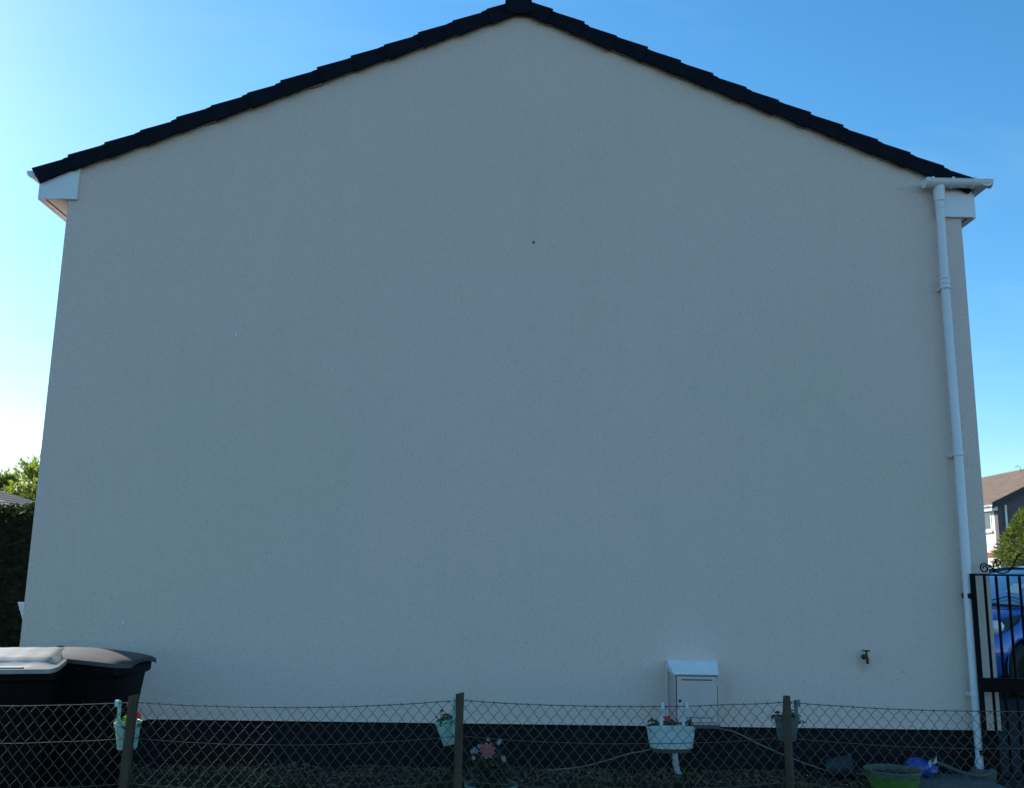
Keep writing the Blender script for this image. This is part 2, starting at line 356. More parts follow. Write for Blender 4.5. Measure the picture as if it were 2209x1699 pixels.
# boxed eaves, left
def eave_left():
    x0, x1, zb = -4.215, -3.885, 4.905
    g = MB(); g.prism([(x0, zb), (x1, zb), (x1, ztop(x1)-.13), (x0, ztop(x0)-.13)], D-.030, D-.004); g.build('box_end', 'upvc', H)
    g = MB(); g.box(x0, XL-.001, D-.003, D+DEP, zb+.010, zb+.022); s = g.build('soffit', 'soffit', H)
    g = MB(); g.box(x0+.03, x0+.042, D+.02, D+DEP-.05, zb+.006, zb+.0099); g.build('soffit_vent', 'slot', s)
    g = MB(); g.box(x0-.018, x0-.001, D-.03, D+DEP, zb-.008, 5.12); g.build('fascia', 'upvc', H)
    g = MB(); g.gutter((x0-.080, D-.02, 5.165), (x0-.080, D+DEP, 5.165), .056); gl = g.build('gutter', 'upvc', H, smooth=30)
    g = MB(); g.prism([(x0-.080+a, 5.165+c) for a, c in [(-.062, .004)]+[(-.062*math.cos(math.pi*i/10), -.008-.058*math.sin(math.pi*i/10)) for i in range(11)]+[(.062, .004)]], D-.034, D-.0205); g.build('stop_end', 'upvc', gl)
eave_left()
def eave_right():
    x0, x1, zb = 3.975, 4.315, 4.90
    g = MB(); g.prism([(x0, zb), (x1, zb), (x1, ztop(x1)-.12), (x0, ztop(x0)-.12)], D-.030, D-.004); g.build('box_end', 'upvc', H)
    g = MB(); g.box(XR+.001, x1, D-.003, D+DEP, zb+.010, zb+.022); s = g.build('soffit', 'soffit', H)
    g = MB(); g.box(x1-.042, x1-.03, D+.02, D+DEP-.05, zb+.006, zb+.0099); g.build('soffit_vent', 'slot', s)
    g = MB(); g.box(x1+.001, x1+.018, D-.03, D+DEP, zb-.008, 5.12); g.build('fascia', 'upvc', H)
    zg = 5.218; yg = D-.105; xg = x1+.080
    g = MB(); g.gutter((xg, yg-.05, zg), (xg, D+DEP, zg), .058); g.build('gutter', 'upvc', H, smooth=30)
    g = MB(); g.gutter((3.855, yg, zg), (xg+.058, yg, zg), .058); gt = g.build('gutter', 'upvc', H, smooth=30)
    # stop end, union clips, outlet
    g = MB(); pr = [(-.066, .004)]+[(-.066*math.cos(math.pi*i/10), -.008-.062*math.sin(math.pi*i/10)) for i in range(11)]+[(.066, .004)]
    g.add([(3.842, yg+a, zg+c) for a, c in pr]+[(3.875, yg+a, zg+c) for a, c in pr], [tuple(range(13)), tuple(range(25, 12, -1))]+[(i, 13+i, 13+(i+1) % 13, (i+1) % 13) for i in range(13)])
    g.build('stop_end', 'upvc', gt, smooth=40)
    for xx in (3.90, 4.085, 4.285):
        g = MB(); pr = [(-.064*math.cos(math.pi*i/10), -.007-.064*math.sin(math.pi*i/10)) for i in range(11)]
        pr2 = [(.0555*a/.064, .0555*(c+.007)/.064-.007) for a, c in pr][::-1]; rr = [(-.064, .012), *pr, (.064, .012), (.0555, .012), *pr2, (-.0555, .012)]
        k = len(rr); g.add([(xx-.011, yg+a, zg+c) for a, c in rr]+[(xx+.011, yg+a, zg+c) for a, c in rr], [tuple(range(k)), tuple(range(2*k-1, k-1, -1))]+[(i, k+i, k+(i+1) % k, (i+1) % k) for i in range(k)])
        g.build('union_clip', 'upvc', gt, smooth=40)
    # downpipe
    xp, yp, r = 3.985, D-.082, .037
    g = MB(); g.tube([(xp-.004, yp-.01, zg-.05), (xp-.004, yp, 5.03)], [.052, .045], 16); g.build('gutter_outlet', 'upvc', gt, smooth=40)
    g = MB(); g.tube([(xp-.004, yp, 5.05), (xp-.010, yp, 4.2), (xp-.004, yp, 2.7), (xp-.012, yp, .7), (xp-.010, yp, .10)], r, 18); dp = g.build('downpipe', 'pipe', H, smooth=40)
    for (z, h, rr) in ((4.97, .035, .0405), (4.245, .10, .0435), (4.245, .012, .049), (4.290, .014, .050), (4.200, .014, .050), (2.70, .020, .046), (.70, .03, .046), (.16, .05, .044)):
        xo = xp-.010 if 3.5 < z < 4.6 else (xp-.004 if z > 2 else xp-.012)
        g = MB(); g.tube([(xo, yp, z-h/2), (xo, yp, z+h/2)], rr, 18); c = g.build('pipe_collar', 'pipe', dp, smooth=40)
    for z in (4.20, 2.69, .70):
        g = MB(); g.box(xp-.056, xp+.040, D-.05, D-.002, z-.010, z+.010); g.build('pipe_bracket', 'pipe', dp)
    g = MB(); g.lathe([(.10, 0), (.11, .07), (.075, .10), (.05, .085)], (xp-.01, yp-.02, .03), 12, jit=.3); g.build('gully_collar', 'slab', dp, smooth=50)
eave_right()

# ------------------------------------------------------------------ meter box, tap
mbx = thing('meter_box', 'white meter cupboard with sloping hood fixed low on the render', 'meter box', (1.63, D, .43))
yf = D-.24; bx0, bx1 = 1.452, 1.800
g = MB(); g.box(bx0, bx1, yf, D-.001, .455, .8445); cb_ = g.build('cabinet', 'meter', mbx)
g = MB(); g.box(bx0+.007, bx1-.005, yf-.006, yf-.0002, .470, .836); g.build('door_gap', 'slot', cb_)
g = MB(); g.hexa([(1.425, D-.002, .935), (1.425, D-.03, .935), (1.440, yf-.018, .845), (1.440, D-.002, .845)], [(1.845, D-.002, .935), (1.845, D-.03, .935), (1.806, yf-.018, .845), (1.806, D-.002, .845)])
g.build('hood', 'meterhood', mbx)
g = MB(); g.box(bx0+.012, bx1-.010, yf-.012, yf-.0062, .475, .830); d = g.build('door', 'meter', mbx)
g = MB(); g.box(bx0+.05, bx1-.05, yf-.0150, yf-.0125, .800, .808); g.build('vent_slot', 'slot', d)
g = MB(); g.box(bx0+.05, bx1-.05, yf-.0150, yf-.0125, .508, .513); g.build('vent_slot', 'slot', d)
g = MB(); g.lathe([(.0, .006), (.011, .005), (.012, 0), (.0, -.001)], (0, 0, 0), 12); g.M = Matrix.Translation((bx0+.035, yf-.013, .64)) @ Matrix.Rotation(rad(90), 4, 'X'); g.build('lock', 'slot', d)
for z in (.78, .55):
    g = MB(); g.tube([(bx1-.006, yf-.012, z-.02), (bx1-.006, yf-.012, z+.02)], .007, 8); g.build('hinge', 'meter', d)
g = MB(); g.box(bx0-.006, bx1+.012, yf-.004, D-.001, .428, .4545); g.build('base_ledge', 'slab', mbx)
g = MB(); g.tube([(1.432, D-.012, .93), (1.424, D-.012, .8), (1.420, D-.010, .68), (1.428, D-.010, .56), (1.430, D-.010, .47)], .006, 6); g.build('sealant_edge', 'upvc', mbx)

tp = thing('garden_tap', 'small brass garden tap on the render above the plinth', 'tap', (3.09, D, .99))
g = MB(); g.tube([(3.09, D-.001, .985), (3.09, D-.05, .985), (3.088, D-.085, .975), (3.083, D-.10, .945), (3.083, D-.10, .935)], [.012, .013, .014, .012, .013], 10); b = g.build('spout', 'brass', tp, smooth=50)
g = MB(); g.lathe([(.022, 0), (.022, .006), (.013, .008), (.0, .009)], (0, 0, 0), 12); g.M = Matrix.Translation((3.09, D-.001, .985)) @ Matrix.Rotation(rad(90), 4, 'X'); g.build('wall_plate', 'brass', tp)
g = MB(); g.tube([(3.09, D-.06, .985), (3.093, D-.06, 1.035)], [.013, .008], 8); g.build('spindle', 'brass', tp)
g = MB(); g.tube([(3.060, D-.06, 1.040), (3.093, D-.06, 1.036), (3.122, D-.06, 1.038)], [.006, .008, .006], 8); g.build('handle', 'brass', tp)

# loose white cable along the plinth and a stub pipe
def curve_pts(ps, n=8):
    ps = [Vector(p) for p in ps]; out = []
    for i in range(len(ps)-1):
        p0, p1, p2, p3 = ps[max(i-1, 0)], ps[i], ps[i+1], ps[min(i+2, len(ps)-1)]
        for k in range(n):
            t = k/n; out.append(.5*((2*p1)+(p2-p0)*t+(2*p0-5*p1+4*p2-p3)*t*t+(3*p1-p0-3*p2+p3)*t**3))
    return out+[ps[-1]]
g = MB(); g.tube(curve_pts([(1.86, D+.0, .392), (1.95, D-.02, .378), (2.04, D-.03, .345), (2.22, D-.03, .26), (2.45, D-.04, .17), (2.60, D-.06, .12), (2.75, D-.10, .085), (3.0, D-.16, .08)]), .0055, 6)
tag(g.build('white_cable', 'steelp', smooth=60), 'pale cable sloping down the plinth from the meter cupboard to the right', 'cable')
g = MB(); g.tube(curve_pts([(.42, D-.20, .085), (.55, D-.18, .095), (.72, D-.14, .11), (.92, D-.06, .145), (1.10, D-.02, .19), (1.24, D-.01, .215), (1.38, D+.0, .26), (1.46, D+.005, .36)]), .0045, 6)
tag(g.build('white_cable', 'steelp', smooth=60), 'pale thin cable trailing along the foot of the plinth behind the trough planter', 'cable')
sp = thing('stub_pipe', 'short pale waste pipe rising from the soil below the trough planter', 'pipe', (1.48, D-.12, 0))
g = MB(); g.tube([(1.462, D-.07, .42), (1.465, D-.075, .30), (1.472, D-.09, .14), (1.482, D-.11, .075), (1.502, D-.14, .045)], .024, 12); g.build('pipe', 'stubp', sp, smooth=50)
g = MB(); g.tube([(1.473, D-.092, .12), (1.471, D-.088, .15)], .028, 12); g.build('socket', 'stubp', sp, smooth=50)

# ================================================================== CHAIN LINK FENCE (Y = 6)
FY = 6.0
F = thing('chain_link_fence', 'low chain link fence on timber posts in front of the wall', 'fence', (0, FY, 0))
posts = [(-4.24, .88, -.02), (-2.174, .868, -.022), (-.217, .905, .002), (1.762, .920, .008), (3.72, .90, .0), (5.7, .90, 0)]
def post(i, x, zt, lean):
    g = MB(); N = 9
    if i != 3:
        hw = .0235
        for k in range(N+1):
            z = -.25+(zt+.25)*k/N; xx = x+lean*(1-z/zt)*1.1; j = .0022
            for sx, sy in ((-1, -1), (1, -1), (1, 1), (-1, 1)):
                zz = z+(sx*.006+sy*-.004 if k == N else 0)
                g.v.append(Vector((xx+sx*hw+random.uniform(-j, j), FY-.032+sy*hw+random.uniform(-j, j), zz)))
        for k in range(N):
            for j in range(4): g.f.append((4*k+j, 4*k+(j+1) % 4, 4*k+4+(j+1) % 4, 4*k+4+j))
        g.f += [(3, 2, 1, 0), (4*N, 4*N+1, 4*N+2, 4*N+3)]
        g.build('post', 'timber', F)
    else:
        pts = [(x+lean*(1-(-.25+(zt+.25)*k/N)/zt)+.004*noise.noise((k*.9, 0, 2)), FY-.032, -.25+(zt+.25)*k/N) for k in range(N+1)]
        pts[-1] = (pts[-1][0]+.004, FY-.03, zt-.004)
        g.tube(pts, [.026+.003*noise.noise((k*.7, 4, 0)) for k in range(N)]+[.0215], 10); g.build('post', 'timber', F, smooth=50)
for i, (x, zt, l) in enumerate(posts): post(i, x, zt, l)
AW, AH = .0350, .0400       # half diamond
def top_z(x):
    for (x0, z0, _), (x1, z1, _) in zip(posts, posts[1:]):
        if x0 <= x <= x1:
            t = (x-x0)/(x1-x0); return (z0-.040)*(1-t)+(z1-.040)*t-.052*4*t*(1-t)*(.75+.25*math.sin(x0*3))
    return .85
for bi, ((x0, z0, _), (x1, z1, _)) in enumerate(zip(posts, posts[1:])):
    n = int(round((x1-x0)/AW)); aw = (x1-x0)/n; g = MB(); R = 22
    slack = (1.0, 1.0, 1.25, 1.0, 2.6)[bi]
    def node(i, r):
        x = x0+i*aw; zt = top_z(x); t = (x-x0)/(x1-x0); e = math.sin(math.pi*t)
        dx = .006*slack*e*noise.noise((x*2.2, r*.35, bi*3)); dz = .006*slack*e*noise.noise((x*2.0, r*.35, bi*3+9))
        dx += (.012*e*math.sin(r*.30) if bi == 4 else 0)+.0015*random.uniform(-1, 1)
        return Vector((x+dx, FY+.012*e*noise.noise((x*1.3, r*.2, 7)), zt-.006-r*AH*(1+.04*e)+dz))
    nodes = {}
    for i in range(n+1):
        for r in range(R+1): nodes[i, r] = node(i, r)
    for i in range(n):       # wire i zigzags between node columns i and i+1
        pts = []
        for r in range(R+1):
            c = i+((r+i) % 2)
            p = nodes[c, r]; q = Vector((0, .0032 if c == i else -.0032, 0))
            other = nodes[i+1 if c == i else i, r]; side = (other-p); 
            pts.append(p+q-side.normalized()*.0024)
        # soften the bend at every knuckle
        pp = []
        for k, p in enumerate(pts):
            if k in (0, len(pts)-1): pp.append(p); continue
            pp += [p+(pts[k-1]-p)*.11, p+(pts[k+1]-p)*.11]
        g.tube(pp, .0017, 5, caps=False)
        if (i % 2) == 0:      # the twisted barb standing over the top wire
            p = pts[0]; g.tube([p, p+Vector((random.uniform(-.006, .006), -.003, .010)), p+Vector((random.uniform(-.010, .010), .003, .004))], .0015, 4, caps=False)
    tag(g.build('chain_link_mesh', 'wire', F, smooth=80), kind='stuff')
    for h, sag in ((0, 0), (.205, .010), (.46, .016), (.80, .01)):
        g = MB(); N = 26; pts = []
        for k in range(N+1):
            x = x0+(x1-x0)*k/N; t = k/N
            z = top_z(x)-.004-h*(1 if h else 0)-sag*4*t*(1-t)+.003*noise.noise((x*4, h*5, 1))
            pts.append((x, FY-.004+.004*noise.noise((x*3, h, 4)), z))
        g.tube(pts, .0021 if h else .0025, 7); g.build('line_wire', 'wire', F, smooth=80)
# ties round the posts
for x, zt, l in posts[1:5]:
    for h in (.045, .245, .50):
        z = zt-h; xx = x+l*(1-z/zt)*1.1
        g = MB(); g.tube([(xx-.03, FY-.002, z), (xx-.029, FY-.062, z+.002), (xx+.029, FY-.062, z-.002), (xx+.03, FY-.002, z), (xx+.05, FY-.006, z+.008)], .0016, 4); g.build('wire_tie', 'wire', F)

# ================================================================== HANGING PLANTERS ON THE FENCE
def bucket(label, x, z, rt, rb, h, m, tilt=0, leafm='leaf', n=90, spread=1.0, flowers=(), strap=(0,), y=FY+.10, group='buckets hung on the fence', lsize=.020):
    t = thing('hanging_bucket', label, 'plant pot', (x, y, z), group)
    Mx = Matrix.Translation((x, y, z)) @ Matrix.Rotation(tilt, 4, 'Y')
    g = MB(Mx); g.lathe([(rb*.96, 0), (rb, .004), (rt, h-.012), (rt+.005, h-.012), (rt+.006, h), (rt-.002, h+.001), (rt-.004, h-.004), (rb-.004, .008), (0, .008)], n=28); g.build('bucket_body', m, t, smooth=40)
    g = MB(Mx); g.lathe([(rt-.012, h-.03), (rt-.006, h-.024), (0, h-.018)], n=20, jit=.1); g.build('soil', 'soil', t)
    for sx in strap:     # flat hanger over the top wire
        g = MB(); zt = top_z(x+sx)+.006; zz = z+h-.035; w = .011; yb = y-rt*math.sqrt(max(0, 1-(sx/rt)**2))-.004
        path = [(yb, zz), (yb, zt-.02), (yb-.004, zt+.002), (FY-.002, zt+.010), (FY-.014, zt+.004), (FY-.017, zt-.028)]
        k = len(path)
        for (a, c) in path: g.v += [Vector((x+sx-w, a, c)), Vector((x+sx+w, a, c)), Vector((x+sx+w, a+.003, c-.001)), Vector((x+sx-w, a+.003, c-.001))]
        for i in range(k-1):
            for j in range(4): g.f.append((4*i+j, 4*i+(j+1) % 4, 4*i+4+(j+1) % 4, 4*i+4+j))
        g.build('hanger', m, t)
    pts = []
    for i in range(n):
        a = random.uniform(0, 6.283); r = rt*math.sqrt(random.random())*spread; pts.append(Mx @ Vector((math.cos(a)*r, math.sin(a)*r, h-.02+random.uniform(0, .045)*(1.3-.6*r/rt))))
    g = MB(); leaf_quads(g, pts, lsize, .35); 
    for i in range(0, n, 9): g.tube([Mx @ Vector((0, 0, h-.03)), pts[i]], .0015, 4)
    fo = tag(g.build('foliage', leafm, t), kind='stuff')
    for (fx, fy, fz, fr, fm) in flowers:
        g = MB(); c = Mx @ Vector((fx, fy, h+fz)); petals(g, c, fr, 9, Vector((.2, -.8, .6))); petals(g, c+Vector((0, -.004, .005)), fr*.7, 7, Vector((0, -.7, .7)))
        g.build('flower', fm, t)
    return t
def petals(g, c, r, n, nrm, cup=.25, wf=.88):
    nrm = nrm.normalized(); x = nrm.cross(Vector((0, 0, 1))).normalized(); y = nrm.cross(x)
    for k in range(n):
        a = 2*math.pi*k/n+random.uniform(-.1, .1); d = x*math.cos(a)+y*math.sin(a); s = nrm.cross(d); w = r*math.pi/n*wf
        g.add([c, c+d*r*.6+s*w*.9+nrm*r*cup*.6, c+d*r*.95+s*w*.4+nrm*r*cup, c+d*r+nrm*r*cup*.9, c+d*r*.95-s*w*.4+nrm*r*cup, c+d*r*.6-s*w*.9+nrm*r*cup*.6, c+d*r*.5-nrm*r*.06],
              [(0, 1, 6), (1, 2, 6), (2, 3, 6), (3, 4, 6), (4, 5, 6), (5, 0, 6)])
bucket('mint green bucket with red flower behind the fence post nearest the bins', -2.236, .540, .075, .056, .158, 'mint', rad(-3), 'leaf', 90, 1.1, [(.062, -.02, .035, .024, 'red'), (.045, .02, .03, .018, 'red')], (-.045,))
bucket('tilted mint bucket hanging beside the middle fence post', -.270, .592, .066, .046, .148, 'mint', rad(-14), 'leafd', 80, 1.0, [(-.01, -.02, .055, .013, 'coral'), (-.02, -.01, .035, .012, 'white_petal')], (.02, ), lsize=.017)
bucket('grey green bucket with drooping leaves behind the round topped post', 1.797, .640, .073, .053, .140, 'greybucket', rad(1), 'leafd', 60, 1.25, [], (.045,), lsize=.026)
# trough with two hooks
T = thing('trough_planter', 'pale trough planter with two hooks hung over the fence wire', 'planter', (1.083, FY+.10, .56), 'planters hung on the fence')
def trough():
    y0 = FY+.022; N = 14; x = 1.083; g = MB()
    rings = []
    for (z, hw, dep, inn) in ((.588, .128, .085, 0), (.592, .131, .09, 0), (.655, .140, .112, 0), (.698, .146, .128, 0), (.700, .150, .132, 0), (.712, .150, .132, 0), (.712, .142, .122, 1), (.69, .14, .118, 1)):
        ring = []
        for k in range(N+1):        # bowed front towards the viewer's side of the hook, flat rear
            a = math.pi*k/N; ring.append(Vector((x-hw*math.copysign(abs(math.cos(a))**.55, math.cos(a)), y0+.085-(.060+.25*(dep-.085))*math.sin(a)**.7, z+.012*math.sin(a)**2*(z-.6)/.1)))
        ring += [Vector((x+hw*.96, y0+.085+dep*.55, z)), Vector((x-hw*.96, y0+.085+dep*.55, z))]
        rings.append(ring)
    k = len(rings[0])
    for r in rings: g.v += r
    for i in range(len(rings)-1):
        for j in range(k): g.f.append((i*k+j, i*k+(j+1) % k, (i+1)*k+(j+1) % k, (i+1)*k+j))
    g.f += [tuple(range(k-1, -1, -1)), tuple((len(rings)-1)*k+j for j in range(k))]
    body = g.build('trough_body', 'trough', T, smooth=35)
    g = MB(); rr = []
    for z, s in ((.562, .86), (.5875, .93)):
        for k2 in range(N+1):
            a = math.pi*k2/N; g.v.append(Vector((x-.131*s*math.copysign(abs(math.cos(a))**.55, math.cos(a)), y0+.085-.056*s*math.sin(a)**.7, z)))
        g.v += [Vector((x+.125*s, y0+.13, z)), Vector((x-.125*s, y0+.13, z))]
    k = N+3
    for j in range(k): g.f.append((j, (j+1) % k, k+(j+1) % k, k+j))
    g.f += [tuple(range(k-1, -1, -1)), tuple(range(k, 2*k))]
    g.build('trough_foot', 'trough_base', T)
    for sx, tw in ((-.069, .0), (.066, .012)):
        zt = top_z(x+sx)+.006; w = .0105; yb = y0+.018; g = MB()
        path = [(yb, .690, 0), (yb, .745, 0), (yb-.002, .79, tw*.5), (yb-.006, zt-.006, tw), (yb-.012, zt+.010, tw), (FY-.006, zt+.012, tw), (FY-.018, zt+.004, tw), (FY-.019, zt-.022, tw*1.2), (FY-.012, zt-.036, tw*.6)]
        for (a, c, tx) in path: g.v += [Vector((x+sx+tx-w, a, c)), Vector((x+sx+tx+w, a, c)), Vector((x+sx+tx+w, a+.003, c-.001)), Vector((x+sx+tx-w, a+.003, c-.001))]
        for i in range(len(path)-1):
            for j in range(4): g.f.append((4*i+j, 4*i+(j+1) % 4, 4*i+4+(j+1) % 4, 4*i+4+j))
        e = 4*(len(path)-1); g.f += [(3, 2, 1, 0), (e, e+1, e+2, e+3)]
        g.build('hook', 'trough', T)
    g = MB(); pts = [(x+random.uniform(-.135, .135), y0+random.uniform(.04, .14), .70+random.uniform(0, .045)) for _ in range(150)]
    leaf_quads(g, pts, .018, .3); tag(g.build('foliage', 'leafd', T), kind='stuff')
    g = MB(); g.box(x-.135, x+.135, y0+.04, y0+.145, .68, .706); g.build('soil', 'soil', T)
    for (fx, fz, r, m) in ((-.032, .760, .018, 'red'), (-.020, .765, .013, 'red'), (.03, .742, .008, 'red')):
        g = MB(); petals(g, Vector((x+fx, y0+.05, fz)), r, 9, Vector((.1, -.9, .4))); petals(g, Vector((x+fx, y0+.045, fz+.004)), r*.65, 7, Vector((0, -.8, .5))); g.build('flower', m, T)
trough()

# ================================================================== THE BINS
def wheelie_bin(label, x, y, rz, stepped, zs=1.0):
    t = thing('wheelie_bin', label, 'bin', (x, y, 0), 'wheelie bins by the house corner')
    Mx = RT(x, y, 0, rz) @ Matrix.Diagonal((1, 1, zs, 1))
    def ring(hx, y0, y1, z, r=.05, k=4):
        out = []
        for (cx, cy, a0) in ((hx-r, y1-r, 0), (-hx+r, y1-r, 90), (-hx+r, y0+r, 180), (hx-r, y0+r, 270)):
            for i in range(k+1):
                a = rad(a0+90*i/k); out.append(Vector((cx+r*math.cos(a), cy+r*math.sin(a), z)))
        return out
    def loft(g, rings, cap0=True, cap1=True):
        k = len(rings[0]); b = len(g.v)
        for r in rings: g.v += r
        for i in range(len(rings)-1):
            for j in range(k): g.f.append((b+i*k+j, b+i*k+(j+1) % k, b+(i+1)*k+(j+1) % k, b+(i+1)*k+j))
        if cap0: g.f.append(tuple(b+j for j in range(k-1, -1, -1)))
        if cap1: g.f.append(tuple(b+(len(rings)-1)*k+j for j in range(k)))
    g = MB(Mx); loft(g, [ring(.22, -.22, .24, .05), ring(.225, -.23, .25, .09), ring(.235, -.255, .27, .35), ring(.265, -.315, .31, .84), ring(.272, -.325, .315, .885)]); g.build('body', 'bin', t, smooth=40)
    g = MB(Mx); loft(g, [ring(.277, -.335, .325, .86), ring(.287, -.350, .335, .875), ring(.287, -.350, .335, .925), ring(.280, -.345, .33, .93)]); g.build('rim', 'bin', t, smooth=40)
    # lid: higher at the hinge, lower lip at the front
    g = MB(Mx); nu, nv = 16, 22; hx = .295; ya, yb = -.405, .335
    def lz(u, v):
        base = .950+.060*v
        eu = max(0, 1-abs(u)**6); ev = max(0, 1-abs(2*v-1)**8)
        if stepped:
            q = min(max((.86-abs(u))/.10, 0), 1)*min(max((v-.20)/.07, 0), 1)*min(max((.93-v)/.05, 0), 1)
            lab = min(max((.30-abs(u))/.05, 0), 1)*min(max((v-.06)/.02, 0), 1)*min(max((.15-v)/.02, 0), 1)
            return base+.012*eu*ev+.034*q-.010*lab+.004*math.sin(u*14)*q*.3
        return base+.040*(1-u*u)**.7*max(0, math.sin(math.pi*min(1, .08+.92*v)))**.6+.012*eu
    for j in range(nv+1):
        v = j/nv; fr = 1-.14*max(0, (.16-v)/.16)**2*(1 if stepped else 2.2)
        for i in range(nu+1):
            u = -1+2*i/nu
            g.v.append(Vector((hx*u*fr, ya+(yb-ya)*v, lz(u, v))))
    W_ = nu+1
    for j in range(nv):
        for i in range(nu): g.f.append((j*W_+i, j*W_+i+1, (j+1)*W_+i+1, (j+1)*W_+i))
    per = [i for i in range(W_)]+[j*W_+nu for j in range(1, nv+1)]+[nv*W_+i for i in range(nu-1, -1, -1)]+[j*W_ for j in range(nv-1, 0, -1)]
    b = len(g.v); k = len(per)
    for p in per: q = g.v[p].copy(); q.z = q.z-.028; g.v.append(q)
    for i in range(k): g.f.append((per[i], b+i, b+(i+1) % k, per[(i+1) % k]))
    g.f.append(tuple(b+i for i in range(k)))
    ld = g.build('lid', 'lidglare' if stepped else 'lidplate', t, smooth=50)
    if stepped:
        g = MB(Mx); g.box(-.085, .085, -.378, -.340, .962, .9645); g.build('label_plate', 'soffit', ld)
    g = MB(Mx); g.tube([(-.24, .37, 1.00), (.24, .37, 1.00)], .016, 10); g.build('handle_bar', 'bin', t, smooth=50)
    for sx in (-.22, .22):
        g = MB(Mx); g.tube([(sx-.02, .36, 1.0), (sx+.02, .36, 1.0)], .034, 12); g.build('hinge', 'bin', t, smooth=50)
        g = MB(Mx); g.box(sx-.018, sx+.018, .30, .37, .90, .985); g.build('handle_bracket', 'bin', t)
    for sx in (-1, 1):
        g = MB(Mx @ Matrix.Translation((sx*.255, .24, .10)) @ Matrix.Rotation(rad(90), 4, 'Y')); g.lathe([(.04, -.03), (.09, -.03), (.10, -.018), (.10, .018), (.09, .03), (.04, .03)], n=20); g.build('wheel', 'rubber', t, smooth=40)
    g = MB(Mx); g.tube([(-.25, .24, .10), (.25, .24, .10)], .011, 8); g.build('axle', 'chrome', t)
wheelie_bin('black wheelie bin with stepped flat lid in painted sun glare at the left edge', -3.325, 6.93, rad(14), True)
wheelie_bin('black wheelie bin with rounded lid and lip pointing right', -2.985, 7.27, rad(86), False)

# ================================================================== THINGS AT THE FOOT OF THE WALL
bw = thing('bowl_planter', 'wide pale green bowl of dark leaves with coral and white flowers', 'planter', (-.022, 7.44, 0))
bc = (-.022, 7.44, .005)
g = MB(); g.lathe([(.10, 0), (.105, .004), (.175, .066), (.198, .072), (.200, .090), (.192, .092), (.178, .080), (0, .062)], bc, 36); g.build('bowl', 'bowlm', bw, smooth=40)
g = MB(); pts = []
for i in range(1700):
    a = random.uniform(0, 6.283); r = random.random()**.5; hh = random.random()
    k = 1-.45*hh; pts.append((bc[0]+math.cos(a)*.19*r*k, bc[1]+math.sin(a)*.15*r*k, .07+.27*hh*(1-.4*r)))
leaf_quads(g, pts, .019, .3)
for i in range(14):
    a = random.uniform(0, 6.283); g.tube([(bc[0]+.03*math.cos(a), bc[1]+.03*math.sin(a), .08), (bc[0]+.08*math.cos(a), bc[1]+.08*math.sin(a), random.uniform(.22, .34))], .002, 4)
tag(g.build('foliage', 'leafd', bw), kind='stuff')
g = MB(); cb = Vector((-.053, 7.33, .345))
petals(g, cb, .060, 9, Vector((.05, -.96, .30)), .12); petals(g, cb+Vector((0, -.008, .003)), .042, 8, Vector((.05, -.95, .32)), .2); petals(g, cb+Vector((0, -.016, .005)), .024, 6, Vector((.05, -.95, .32)), .3)
g.build('large_coral_flower', 'coral', bw)
g = MB(); g.tube([(-.05, 7.42, .08), (-.054, 7.38, .25), (-.053, 7.34, .34)], .004, 6); g.build('flower_stem', 'leafd', bw)
for (fx, fz) in ((.040, .405), (.028, .398), (-.165, .330), (-.150, .350), (-.135, .335), (.072, .270), (.066, .285), (-.115, .372), (-.05, .415), (-.155, .290)):
    g = MB(); petals(g, Vector((fx, 7.36+random.uniform(-.03, .05), fz)), random.uniform(.014, .020), 6, Vector((random.uniform(-.4, .4), -.9, .3)), .2, .42)
    wf = g.build('white_flower', 'white_petal', bw)
    g = MB(); g.tube([(fx*.5, 7.42, .12), (fx*.9, 7.40, fz-.06), (fx, 7.385, fz)], .0015, 4); g.build('stem', 'leafd', wf)

tb = thing('green_tub', 'round green tub with faded rim on the ground near the downpipe', 'tub', (3.05, 7.62, 0))
tc_ = (3.05, 7.62, .02)
g = MB(); g.lathe([(.150, 0), (.155, .01), (.196, .135)], tc_, 32, jit=.02); g.build('tub_body', 'tubg', tb, smooth=50)
g = MB(); g.lathe([(.194, .128), (.199, .136), (.206, .168), (.212, .170), (.212, .180), (.202, .182), (.198, .168), (.18, .12)], tc_, 32, jit=.03); g.build('rim', 'tubw', tb, smooth=50)
g = MB(); g.lathe([(.192, .140), (.12, .150), (0, .145)], tc_, 18, jit=.2); g.build('soil', 'soil', tb, smooth=60)
g = MB(); leaf_quads(g, [(tc_[0]+random.uniform(-.15, .15), tc_[1]+random.uniform(-.12, .12), .165+random.uniform(0, .02)) for _ in range(40)], .016, .1); tag(g.build('dry_leaves', 'chips', tb), kind='stuff')

bg_ = thing('blue_bag', 'crumpled shiny blue plastic bag by the plinth near the downpipe', 'bag', (3.41, 7.98, 0))
def blob(c, sx, sy, sz, amp, fr, seed, n=20, m=14):
    g = MB(); prof = []
    b = 0
    for i in range(m+1):
        ph = math.pi*i/m
        for j in range(n):
            a = 2*math.pi*j/n; d = Vector((math.sin(ph)*math.cos(a), math.sin(ph)*math.sin(a), math.cos(ph)))
            q = 1+amp*noise.noise(d*fr+Vector((seed, 0, 0)))+amp*.5*noise.noise(d*fr*2.7+Vector((0, seed, 0)))
            g.v.append(Vector((c[0]+d.x*sx*q, c[1]+d.y*sy*q, max(c[2]+d.z*sz*q, .035))))
    for i in range(m):
        for j in range(n): g.f.append((i*n+j, i*n+(j+1) % n, (i+1)*n+(j+1) % n, (i+1)*n+j))
    return g
blob((3.385, 7.97, .145), .105, .09, .075, .28, 2.2, 3).build('bag_body', 'bag', bg_, smooth=60)
